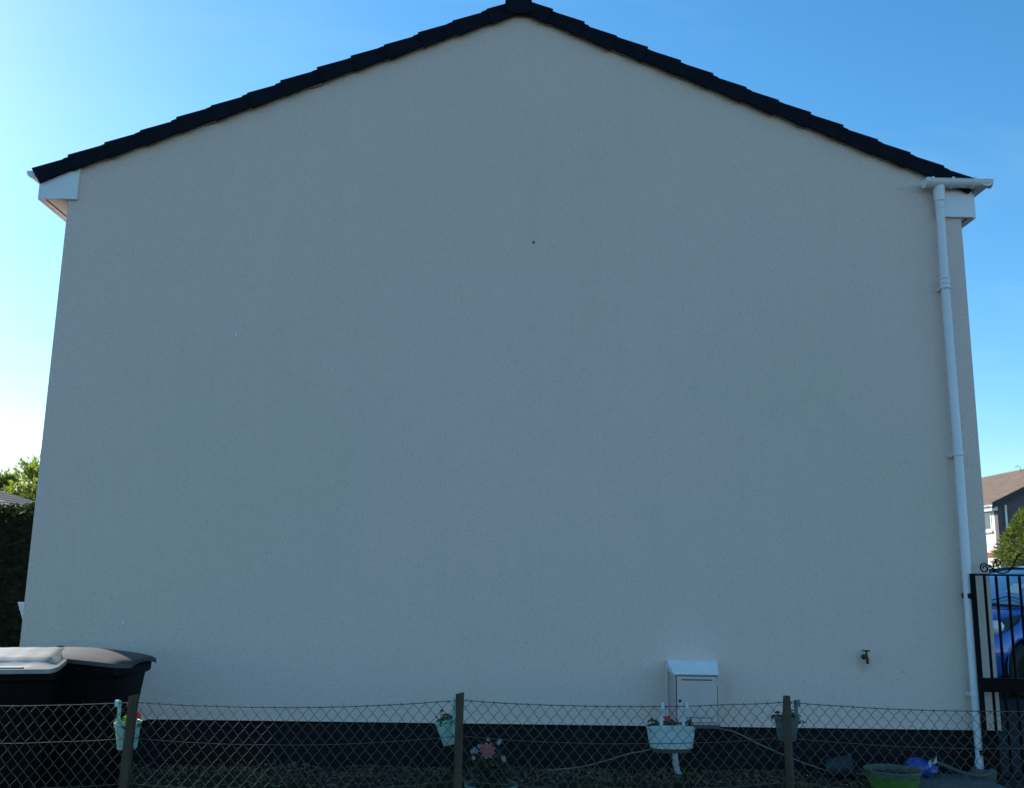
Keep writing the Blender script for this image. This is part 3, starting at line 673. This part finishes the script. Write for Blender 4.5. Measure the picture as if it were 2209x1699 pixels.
blob((3.475, 7.99, .135), .080, .07, .058, .4, 3, 8).build('bag_fold', 'bag', bg_, smooth=45)
g = MB()
for (a, b_, c) in (((3.45, 7.93, .17), (3.47, 7.91, .225), (3.50, 7.93, .19)), ((3.50, 7.94, .18), (3.53, 7.93, .245), (3.545, 7.96, .19)), ((3.43, 7.925, .15), (3.47, 7.905, .165), (3.48, 7.92, .195))):
    g.add([a, b_, c, (Vector(a)+Vector((.01, .025, -.01)))[:]], [(0, 1, 2), (0, 3, 1), (1, 3, 2), (0, 2, 3)])
g.build('bag_tie', 'bagw', bg_)

tl = thing('teal_pot', 'dark teal plastic pot lying on its side against the plinth', 'plant pot', (2.77, 8.0, 0))
Mx = Matrix.Translation((2.775, 8.0, .14)) @ Matrix.Rotation(rad(80), 4, 'Y') @ Matrix.Rotation(rad(20), 4, 'X')
g = MB(Mx); g.lathe([(.065, -.10), (.068, -.098), (.088, .085), (.096, .086), (.097, .105), (.088, .106), (.064, -.09), (0, -.09)], n=24); g.build('pot_body', 'teal', tl, smooth=40)
g = MB(Mx); g.lathe([(.080, .07), (.075, .075), (0, .06)], n=16, jit=.2); g.build('soil', 'soil', tl)
g = MB(); g.tube(curve_pts([(3.52, 8.02, .20), (3.60, 7.98, .17), (3.72, 7.93, .125), (3.84, 7.90, .105), (3.93, 7.93, .11), (3.97, 8.0, .115)]), .016, 10)
tag(g.build('garden_hose', 'hose', smooth=50), 'short length of green hose by the foot of the downpipe', 'hose')

# litter of bark chips, stones and leaves on the bed
def litter(name, label, n, m, s0, s1):
    g = MB()
    for i in range(n):
        x = random.uniform(-3.2, 3.2); y = random.uniform(7.25, D-.01); y = y if random.random() < .6 else random.uniform(7.8, D-.01)
        z = .012+.05*max(0, (y-7.3)/.9)+.02*noise.noise((x*2.5, y*3, 0))+.012*noise.noise((x*9, y*9, 3))
        if noise.noise((x*1.7, y*3, 12)) < -.25 and random.random() < .7: continue
        s = random.uniform(s0, s1); q = Matrix.Rotation(random.uniform(0, 6.28), 3, 'Z') @ Matrix.Rotation(random.gauss(0, .5), 3, 'X') @ Matrix.Rotation(random.gauss(0, .5), 3, 'Y')
        a, b, c = s, s*random.uniform(.3, .8), s*random.uniform(.12, .45); vs = []
        for p in ((-a, -b, -c), (a*.8, -b*.7, -c), (a, b, -c), (-a*.7, b*.8, -c), (-a*.8, -b*.7, c), (a*.6, -b*.5, c*.9), (a*.8, b*.6, c), (-a*.5, b*.7, c)):
            v = q @ Vector(p); vs.append((x+v.x, y+v.y, z+v.z+c*.6))
        g.add(vs, [(3, 2, 1, 0), (4, 5, 6, 7), (0, 1, 5, 4), (1, 2, 6, 5), (2, 3, 7, 6), (3, 0, 4, 7)])
    tag(g.build(name, m), label, 'bark chips' if m == 'chips' else 'stones', kind='stuff')
litter('bark_chips', 'brown bark chips and leaf litter strewn along the wall foot', 3600, 'chips', .006, .022)
litter('pale_stones', 'small pale stones scattered among the bark chips', 500, 'chipl', .005, .012)
g = MB()
for i in range(420):
    x = random.uniform(-3.2, 3.1); y = random.choice((random.uniform(7.9, D-.005), random.uniform(7.3, 8.1)))
    if noise.noise((x*1.3, 0, 5)) < -.05: continue
    z = .02+.05*max(0, (y-7.3)/.9); h = random.uniform(.02, .075); dx = random.gauss(0, .018); dy = random.gauss(0, .018); w_ = .0022
    g.add([(x-w_, y, z), (x+w_, y, z), (x+dx*.4+w_*.7, y+dy*.4, z+h*.6), (x+dx, y+dy, z+h)], [(0, 1, 2), (0, 2, 3)])
tag(g.build('weeds', 'leaf'), 'thin grass and weeds sprouting along the foot of the plinth', 'grass', kind='stuff')

# ================================================================== THE IRON GATE
G = thing('iron_gate', 'black wrought iron gate with scrolls beside the downpipe', 'gate', (4.0, 8.05, 0)); gy = 8.05
x0, x1 = 3.99, 4.98
for x in (x0, x1):
    g = MB(); g.box(x-.016, x+.016, gy-.016, gy+.016, .0, 1.684); g.build('stile', 'iron', G)
g = MB(); g.box(x0+.0165, x1-.0165, gy-.010, gy+.010, 1.668, 1.684); g.build('top_rail', 'iron', G)
g = MB(); g.box(x0+.0165, x1-.0165, gy-.012, gy+.012, .730, .840); g.build('lock_rail', 'iron', G)
g = MB(); g.box(x0+.0165, x1-.0165, gy-.010, gy+.010, .05, .075); g.build('bottom_rail', 'iron', G)
nb = 9
for i in range(nb):
    x = x0+(x1-x0)*(i+1)/(nb+1)
    g = MB(); g.tube([(x, gy, .076), (x, gy, .729)], .0115, 8); g.build('bar', 'iron', G, smooth=40)
    g = MB(); g.tube([(x, gy, .841), (x, gy, 1.667)], .0115, 8); g.build('bar', 'iron', G, smooth=40)
def spiral(cx, cz, r0, r1, a0, a1, n=26): return [(cx+(r0+(r1-r0)*k/n)*math.cos(a0+(a1-a0)*k/n), gy, cz+(r0+(r1-r0)*k/n)*math.sin(a0+(a1-a0)*k/n)) for k in range(n+1)]
xm = (x0+x1)/2
for s in (1, -1):
    def mir(pts): return [(xm+s*(p[0]-xm), p[1], p[2]) for p in pts]
    g = MB(); pts = spiral(4.098, 1.730, .012, .040, rad(200), rad(200)-rad(470))   # curl at the outer end
    tail = curve_pts([pts[-1], (4.150, gy, 1.745), (4.185, gy, 1.708), (4.240, gy, 1.692), (4.300, gy, 1.708), (4.345, gy, 1.76), (4.385, gy, 1.83), (4.44, gy, 1.86), (4.472, gy, 1.83), (4.46, gy, 1.80), (4.44, gy, 1.805)], 6)
    g.tube(mir(pts[:-1]+tail), .0062, 8); g.build('scroll', 'iron', G, smooth=50)
    g = MB(); pts = spiral(4.215, 1.772, .030, .012, rad(-70), rad(300)); head = curve_pts([(4.178, gy, 1.69), (4.172, gy, 1.735), (4.182, gy, 1.768), (4.200, gy, 1.80)], 5)
    g.tube(mir(head+spiral(4.213, 1.775, .028, .012, rad(100), rad(-270))), .0055, 8); g.build('scroll', 'iron', G, smooth=50)
for z in (.25, 1.5):
    g = MB(); g.box(3.955, 3.9735, gy-.012, gy+.14, z-.02, z+.02); g.build('hinge', 'iron', G)

# ================================================================== BEYOND THE GATE: BLUE CAR
def car(px, py, pz, heading):
    t = thing('parked_car', 'bright blue hatchback parked beyond the iron gate', 'car', (px, py, pz))
    Mx = RT(px, py, pz, heading)      # local +x is the nose, y across
    st = [ # x, z bottom, half width mid, z shoulder, half width shoulder, z top centre
        (1.86, .34, .42, .56, .40, .58), (1.83, .24, .60, .66, .54, .70), (1.70, .20, .74, .80, .62, .86), (1.45, .19, .81, .90, .68, .97),
        (1.10, .19, .83, .97, .72, 1.03), (.75, .19, .835, 1.00, .76, 1.08), (.2, .19, .84, 1.00, .79, 1.02), (-.6, .19, .84, 1.01, .79, 1.02), (-1.2, .20, .84, 1.02, .78, 1.03), (-1.65, .22, .81, 1.03, .74, 1.05), (-1.88, .27, .74, 1.0, .66, 1.03), (-1.95, .36, .62, .9, .56, .93)]
    g = MB(Mx); rings = []
    for (x, zb, hm, zs, hs_, zt) in st:
        half = [(0, zb), (hm*.80, zb), (hm*.95, zb+.07), (hm, zb+(zs-zb)*.45), (hm*.985, zb+(zs-zb)*.75), (hs_+.02, zs-.02), (hs_-.04, zs+.4*(zt-zs)), (hs_*.5, zt-.012), (0, zt)]
        rings.append([Vector((x, y, z)) for y, z in half]+[Vector((x, -y, z)) for y, z in half[-2:0:-1]])
    k = len(rings[0])
    for r in rings: g.v += r
    for i in range(len(rings)-1):
        for j in range(k): g.f.append((i*k+j, i*k+(j+1) % k, (i+1)*k+(j+1) % k, (i+1)*k+j))
    g.f += [tuple(range(k-1, -1, -1)), tuple((len(rings)-1)*k+j for j in range(k))]
    body = g.build('body', 'carp', t, smooth=38)
    # wheel arches cut through the flanks
    cut = MB(Mx)
    for wx in (1.18, -1.28): cut.tube([(wx, -1.2, .33), (wx, -.52, .33)], .355, 28); cut.tube([(wx, .52, .33), (wx, 1.2, .33)], .355, 28)
    cu = cut.build('arch_cutter', 'lampd')
    md = body.modifiers.new('arches', 'BOOLEAN'); md.object = cu; md.operation = 'DIFFERENCE'; md.solver = 'EXACT'
    bpy.context.view_layer.update(); dg = bpy.context.evaluated_depsgraph_get()
    me = bpy.data.meshes.new_from_object(body.evaluated_get(dg)); body.modifiers.clear(); body.data = me
    bpy.data.objects.remove(cu)
    for wx in (1.18, -1.28):
        for sy in (-1, 1):
            g = MB(Mx @ Matrix.Translation((wx, sy*.72, .31)) @ Matrix.Rotation(rad(90), 4, 'X')); g.lathe([(.19, -.09), (.28, -.09), (.308, -.06), (.308, .06), (.28, .09), (.19, .09), (.19, -.09)], n=32); tw = g.build('wheel', 'rubber', t, smooth=40)
            g = MB(Mx @ Matrix.Translation((wx, sy*.775, .31)) @ Matrix.Rotation(rad(90), 4, 'X')); g.lathe([(.0, -.02), (.05, -.02), (.06, -.015), (.19, -.03), (.195, .03), (.0, .02)], n=24); g.build('rim', 'chrome', tw, smooth=40)
            g = MB(Mx); g.tube([(wx+.365*math.cos(a), sy*.822, .33+.365*math.sin(a)) for a in [rad(-8+196*q/22) for q in range(23)]], .006, 6); g.build('arch_lip', 'carp', t, smooth=50)
    # greenhouse
    gh = [(1.02, 1.02, .70, 1.045, .66), (.55, 1.0, .755, 1.34, .60), (.20, 1.0, .775, 1.49, .555), (-.3, 1.0, .78, 1.535, .56), (-.9, 1.01, .775, 1.52, .55), (-1.45, 1.03, .745, 1.44, .52), (-1.80, 1.04, .69, 1.10, .62)]
    g = MB(Mx); rr = []
    for (x, zb, hb, zt, ht) in gh: rr.append([Vector((x, -hb, zb)), Vector((x, -ht-.02, zt-.06 if zt-zb > .1 else zt-.01)), Vector((x, -ht*.85, zt)), Vector((x, 0, zt+.02)), Vector((x, ht*.85, zt)), Vector((x, ht+.02, zt-.06 if zt-zb > .1 else zt-.01)), Vector((x, hb, zb))])
    k = 7
    for r in rr: g.v += r
    for i in range(len(rr)-1):
        for j in range(k): g.f.append((i*k+j, i*k+(j+1) % k, (i+1)*k+(j+1) % k, (i+1)*k+j))
    g.f += [tuple(range(k-1, -1, -1)), tuple((len(rr)-1)*k+j for j in range(k))]
    gl = g.build('windows', 'carglass', t, smooth=35)
    g = MB(Mx)     # roof skin over the glass
    rf = gh[2:6]; N = 6
    for (x, zb, hb, zt, ht) in rf: g.v += [Vector((x, -ht-.028, zt-.058)), Vector((x, -ht*.85, zt+.012)), Vector((x, 0, zt+.034)), Vector((x, ht*.85, zt+.012)), Vector((x, ht+.028, zt-.058))]
    for i in range(len(rf)-1):
        for j in range(4): g.f.append((i*5+j, i*5+j+1, (i+1)*5+j+1, (i+1)*5+j))
    g.build('roof', 'carp', t, smooth=50)
    for sy in (-1, 1):
        for pth, r in (([(1.04, .70, 1.03), (.55, .635, 1.30), (.20, .585, 1.445)], .024), ([(-.35, .785, 1.02), (-.36, .59, 1.47)], .03), ([(-1.75, .70, 1.05), (-1.45, .56, 1.40)], .06)):
            g = MB(Mx); g.tube([(p[0], sy*p[1], p[2]) for p in pth], r, 8); g.build('pillar', 'carp', t, smooth=50)
        # headlamp: pale lens in a dark tapering surround that sweeps back along the wing
        g = MB(Mx @ Matrix.Translation((1.585, sy*.715, .80)) @ Matrix.Rotation(sy*rad(-32), 4, 'Z') @ Matrix.Rotation(rad(16), 4, 'Y')); g.lathe([(0, -1), (.5, -.86), (.86, -.5), (1, 0), (.86, .5), (.5, .86), (0, 1)], n=20); g.M = g.M @ Matrix.Diagonal((.115, .085, .085, 1)); hl = g.build('headlamp', 'lamp', t, smooth=60)
        g = MB(Mx); g.add([(1.62, sy*.765, .74), (1.60, sy*.74, .885), (1.18, sy*.775, .955), (1.30, sy*.830, .86), (1.50, sy*.815, .76), (1.5, sy*.6, .80)], [(0, 1, 2, 3, 4), (0, 5, 1), (1, 5, 2), (2, 5, 3), (3, 5, 4), (4, 5, 0)]); g.build('lamp_surround', 'lampd', hl)
        g = MB(Mx); g.box(.55, .70, min(sy*.80, sy*.96), max(sy*.80, sy*.96), 1.02, 1.14); g.build('door_mirror', 'carp', t)
    g = MB(Mx); g.tube([(1.06, -.66, 1.045), (1.10, 0, 1.06), (1.06, .66, 1.045)], .016, 6); g.build('scuttle', 'lampd', t)
    for y0 in (-.45, .10):
        g = MB(Mx); g.tube([(1.05, y0, 1.065), (.90, y0+.3, 1.155), (.95, y0+.52, 1.12)], .008, 5); g.build('wiper', 'lampd', t)
    g = MB(Mx); g.box(1.80, 1.875, -.45, .45, .30, .46); g.build('grille', 'lampd', t)
    g = MB(Mx); g.box(1.872, 1.885, -.26, .26, .42, .53); g.build('number_plate', 'flatwhite', t)
    g = MB(Mx); g.add([(.80, .28, 1.205), (.80, .46, 1.19), (.62, .44, 1.30), (.62, .28, 1.315), (.79, .28, 1.195), (.79, .46, 1.18), (.61, .44, 1.29), (.61, .28, 1.305)], [(0, 1, 2, 3), (4, 7, 6, 5), (0, 4, 5, 1), (1, 5, 6, 2), (2, 6, 7, 3), (3, 7, 4, 0)]); g.build('windscreen_patch', 'flatwhite', t)  # small plain white patch on the windscreen
car(6.98, 12.62, .30, rad(204))

# ================================================================== NEIGHBOUR BEYOND THE STREET (right)
NH = thing('neighbour_house', 'distant house with brown tiled roof and white front', 'house', (25.9, 46, .3))
nx0, nx1, ny0, ny1, ze = 22.15, 29.85, 42.0, 52.0, 5.1
nxc = 26.0; sl = .485
g = MB(); g.prism([(nx0, .3), (nx1, .3), (nx1, ze), (nxc, ze+sl*(nxc-nx0)), (nx0, ze)], ny0, ny0+.3); g.build('gable_wall', 'harl', NH)
g = MB(); g.prism([(nx0, .3), (nx1, .3), (nx1, ze), (nxc, ze+sl*(nxc-nx0)), (nx0, ze)], ny1-.3, ny1); g.build('rear_gable_wall', 'harl', NH)
g = MB(); g.box(nx0, nx0+.3, ny0+.301, ny1-.301, 3.0, ze); fw = g.build('front_wall', 'harlw', NH)
g = MB(); g.box(nx1-.3, nx1, ny0+.301, ny1-.301, .3, ze); g.build('rear_wall', 'harl', NH)
g = MB(); g.box(nx0+.005, nx0+.3, ny0+.301, ny1-.301, .3, 2.78); g.build('ground_floor_wall', 'harlw', NH)
g = MB(); g.box(nx0-.05, nx0+.28, ny0-.02, ny1, 2.781, 2.999); g.build('brick_band', 'brick', NH)
g = MB(); g.box(nx0-.06, nx0-.004, ny0-.02, ny0+.30, .3, 2.75); g.build('corner_pier', 'harlw', NH)
for yy in (42.55, 45.4, 48.6):
    g = MB(); g.box(nx0-.03, nx0-.001, yy, yy+1.6, 3.95, 4.85); wn = g.build('window', 'upvc', NH)
    for q in (0, .77):
        g = MB(); g.box(nx0-.036, nx0-.0305, yy+.07+q, yy+.76+q, 4.03, 4.78); g.build('pane', 'glass', wn)
    g = MB(); g.box(nx0-.10, nx0-.001, yy-.08, yy+1.68, 3.86, 3.949); g.build('sill', 'upvc', wn)
g = MB(); g.box(nx0-.09, nx0-.005, 43.0, 44.0, .3, 2.4); g.build('door', 'black', NH)
dz = 0
for side in (-1, 1):
    n_ = 15; xe = nxc+side*(nxc-nx0+.28); zz0 = ze-.28*sl+.12; Lx = abs(nxc-xe)
    for i in range(n_):
        xa = xe-side*Lx*i/n_; xb = xe-side*Lx*(i+1.06)/n_; za = zz0+sl*Lx*i/n_; zb_ = zz0+sl*Lx*(i+1.06)/n_
        g = MB(); g.hexa([(xa, ny0-.12, za-.03), (xb, ny0-.12, zb_-.06), (xb, ny0-.12, zb_-.02), (xa, ny0-.12, za+.085)], [(xa, ny1+.1, za-.03), (xb, ny1+.1, zb_-.06), (xb, ny1+.1, zb_-.02), (xa, ny1+.1, za+.085)]); g.build('tile_course', 'rooft', NH)
    g = MB(); g.hexa([(xe, ny0-.16, zz0-.20), (nxc, ny0-.16, zz0+sl*Lx-.20), (nxc, ny0-.16, zz0+sl*Lx+.07), (xe, ny0-.16, zz0+.07)], [(xe, ny0-.125, zz0-.20), (nxc, ny0-.125, zz0+sl*Lx-.20), (nxc, ny0-.125, zz0+sl*Lx+.07), (xe, ny0-.125, zz0+.07)]); g.build('bargeboard', 'black', NH)
g = MB(); g.tube([(nxc, ny0-.15, zz0+sl*Lx+.02), (nxc, ny1+.12, zz0+sl*Lx+.02)], .12, 10); g.build('ridge', 'rooft', NH)
g = MB(); g.box(nx0-.26, nx0-.005, ny0-.05, ny1, ze-.30, ze-.05); g.build('boxed_eave', 'upvc', NH)
g = MB(); g.gutter((nx0-.33, ny0-.1, ze-.06), (nx0-.33, ny1, ze-.06), .07); g.build('gutter', 'upvc', NH)
g = MB(); g.tube([(nx0+.35, ny0-.06, ze-.05), (nx0+.35, ny0-.06, .4)], .05, 8); g.build('downpipe', 'upvc', NH)
g = MB(); g.tube([(nxc-.2, 46.4, 6.9), (nxc-.2, 46.4, 7.28), (nxc-.32, 46.4, 7.36), (nxc-.45, 46.4, 7.30)], .014, 6); g.build('aerial', 'black', NH)
g = MB(); g.box(13.6, 19.5, 31.0, 31.25, .3, 1.25); gwl = tag(g.build('garden_wall', 'brick'), 'low red brick garden wall beyond the blue car', 'wall')
g = MB(); g.box(13.55, 19.55, 30.96, 31.29, 1.251, 1.34); g.build('coping', 'harlw', gwl)

# ================================================================== FOLIAGE BEYOND
def conifer(name, label, c, rx, ry, h, n, m, size, seed):
    t = thing(name, label, 'tree', c); rnd = random.Random(seed)
    g = MB(); g.tube([(c[0], c[1], c[2]-.1), (c[0]+.03, c[1], c[2]+h*.5), (c[0], c[1], c[2]+h*.9)], [.11, .07, .02], 8); tr = g.build('trunk', 'bark', t, smooth=50)
    g = MB()
    for k in range(26):
        a = rnd.uniform(0, 6.28); z = c[2]+h*rnd.uniform(.08, .85); r = .75*(1-((z-c[2])/h)**2)
        g.tube([(c[0], c[1], z), (c[0]+math.cos(a)*rx*r, c[1]+math.sin(a)*ry*r, z+.12)], [.02, .006], 5)
    g.build('branches', 'bark', t)
    g = MB(); pts = []
    while len(pts) < n:
        u = rnd.random(); a = rnd.uniform(0, 6.283); z = u*h; prof = (1-max(0, (u-.45)/.55)**2.2)*min(1, .75+u)
        r = math.sqrt(rnd.uniform(.35, 1))*prof*(1+.22*noise.noise((math.cos(a)*2.2+seed, math.sin(a)*2.2, z*1.3)))
        p = (c[0]+math.cos(a)*rx*r, c[1]+math.sin(a)*ry*r, c[2]+z)
        if noise.noise((p[0]*1.6, p[1]*1.6, p[2]*2.2)) < -.28: continue
        pts.append(p)
    for p in pts:
        d = Vector((p[0]-c[0], p[1]-c[1], .35+.2*rnd.random())); d.normalize(); leaf_quads(g, [p], size, .25, d, 2.6)
    tag(g.build('crown', m, t), kind='stuff')
    if name == 'shrub': t['category'] = 'shrub'
conifer('conifer', 'dense green conifer standing beyond the blue car', (14.75, 25.3, .3), 1.45, 1.5, 3.7, 19000, 'conleaf', .055, 1)
conifer('shrub', 'low sunlit shrub in front of the brick garden wall', (12.15, 23.4, .3), .9, .8, 1.35, 1500, 'sunleaf', .06, 5)

def hedge():
    t = thing('hedge', 'tall dark clipped hedge left of the house', 'hedge', (-8.5, 13.1, 0))
    x0, x1, y0, y1, h = -13.5, -4.3, 12.75, 13.75, 2.46
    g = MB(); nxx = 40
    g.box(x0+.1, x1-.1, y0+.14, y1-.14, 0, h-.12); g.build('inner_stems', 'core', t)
    g = MB(); pts = []
    for i in range(15000):
        r = random.random(); x = x1-(x1-x0)*random.random()**1.5
        if r < .62: p = (x, y0+.10*random.random()+.10*noise.noise((x*1.2, 0, 0)), h*random.random())
        elif r < .9: p = (x, random.uniform(y0, y1), h-.10*random.random()+.08*noise.noise((x*1.1, 4, 0)))
        else: p = (x1-.1*random.random(), random.uniform(y0, y1), h*random.random())
        pts.append(p)
    leaf_quads(g, pts, .055, .25); tag(g.build('foliage', 'hedge', t), kind='stuff')
hedge()

def tree(label, c, h, rx, n, seed):
    t = thing('tree', label, 'tree', c, 'sunlit trees behind the hedge'); rnd = random.Random(seed)
    g = MB(); g.tube([(c[0], c[1], -.1), (c[0]+.1, c[1], h*.35), (c[0]-.1, c[1], h*.65), (c[0], c[1], h*.9)], [.24, .18, .11, .03], 10); g.build('trunk', 'bark', t, smooth=50)
    g = MB(); tips = []
    for k in range(46):
        a = rnd.uniform(0, 6.28); z = h*rnd.uniform(.22, .93); r = rx*(1.05-.75*(z/h)**1.6)*rnd.uniform(.55, 1); e = Vector((c[0]+math.cos(a)*r, c[1]+math.sin(a)*r, z+rnd.uniform(.1, .6)))
        s = Vector((c[0], c[1], z-.25)); g.tube([s, (s+e)/2+Vector((0, 0, .08)), e], [.05, .03, .008], 5); tips.append((s, e))
    g.build('branches', 'bark', t)
    g = MB()
    for s, e in tips:      # fronds hang in clumps along each branch
        for q in range(n//46):
            f = rnd.uniform(.25, 1.05); p = s.lerp(e, f)+Vector((rnd.gauss(0, .28), rnd.gauss(0, .28), rnd.gauss(0, .13)))
            leaf_quads(g, [p], .10, .35, (e-s).normalized()*.8+Vector((0, 0, .15)), 2.4)
    tag(g.build('crown', 'sunleaf', t), kind='stuff')
tree('taller sunlit tree rising beside the house corner above the hedge', (-17.2, 36.0, 0), 5.6, 2.4, 14000, 4)
tree('lower sunlit tree at the far left above the tiled roof', (-20.0, 37.5, 0), 5.4, 2.6, 14000, 9)

BH = thing('bungalow', 'low house with grey tiled hipped roof behind the hedge', 'house', (-19, 30, 0))
bx0, bx1, by0, by1 = -25.0, -13.28, 27.2, 34.2
g = MB(); g.box(bx0, bx1, by0, by1, 0, 2.9); g.build('wall', 'harlw', BH)
NB = 11
for i in range(NB):
    i0, i1 = i*.30, (i+1.08)*.30; z0, z1 = 2.9+i*.109, 2.9+(i+1.08)*.109
    a = [(bx0-.3+i0, by0-.3+i0, z0), (bx1+.3-i0, by0-.3+i0, z0), (bx1+.3-i0, by1+.3-i0, z0), (bx0-.3+i0, by1+.3-i0, z0)]
    b = [(bx0-.3+i1, by0-.3+i1, z1), (bx1+.3-i1, by0-.3+i1, z1), (bx1+.3-i1, by1+.3-i1, z1), (bx0-.3+i1, by1+.3-i1, z1)]
    up_ = .03; a2 = [(p[0], p[1], p[2]+up_) for p in a]; b2 = [(p[0], p[1], p[2]+.01) for p in b]
    g = MB(); g.add(a+a2+b2, [(0, 1, 5, 4), (1, 2, 6, 5), (2, 3, 7, 6), (3, 0, 4, 7), (4, 5, 9, 8), (5, 6, 10, 9), (6, 7, 11, 10), (7, 4, 8, 11), (3, 2, 1, 0), (8, 9, 10, 11)]); g.build('tile_course', 'roofg', BH)
g = MB(); g.gutter((bx0-.35, by0-.36, 2.9), (bx1+.35, by0-.36, 2.9), .06); g.build('gutter', 'upvc', BH)

# pale triangular panel that stands out from the side of the house
g = MB(); g.prism([(-4.42, 1.305), (XL-.001, 1.305), (XL-.001, .16)], 9.0, 9.03)
tag(g.build('triangular_bracket', 'palepanel'), 'pale blue triangular panel jutting from the left side of the house', 'bracket')
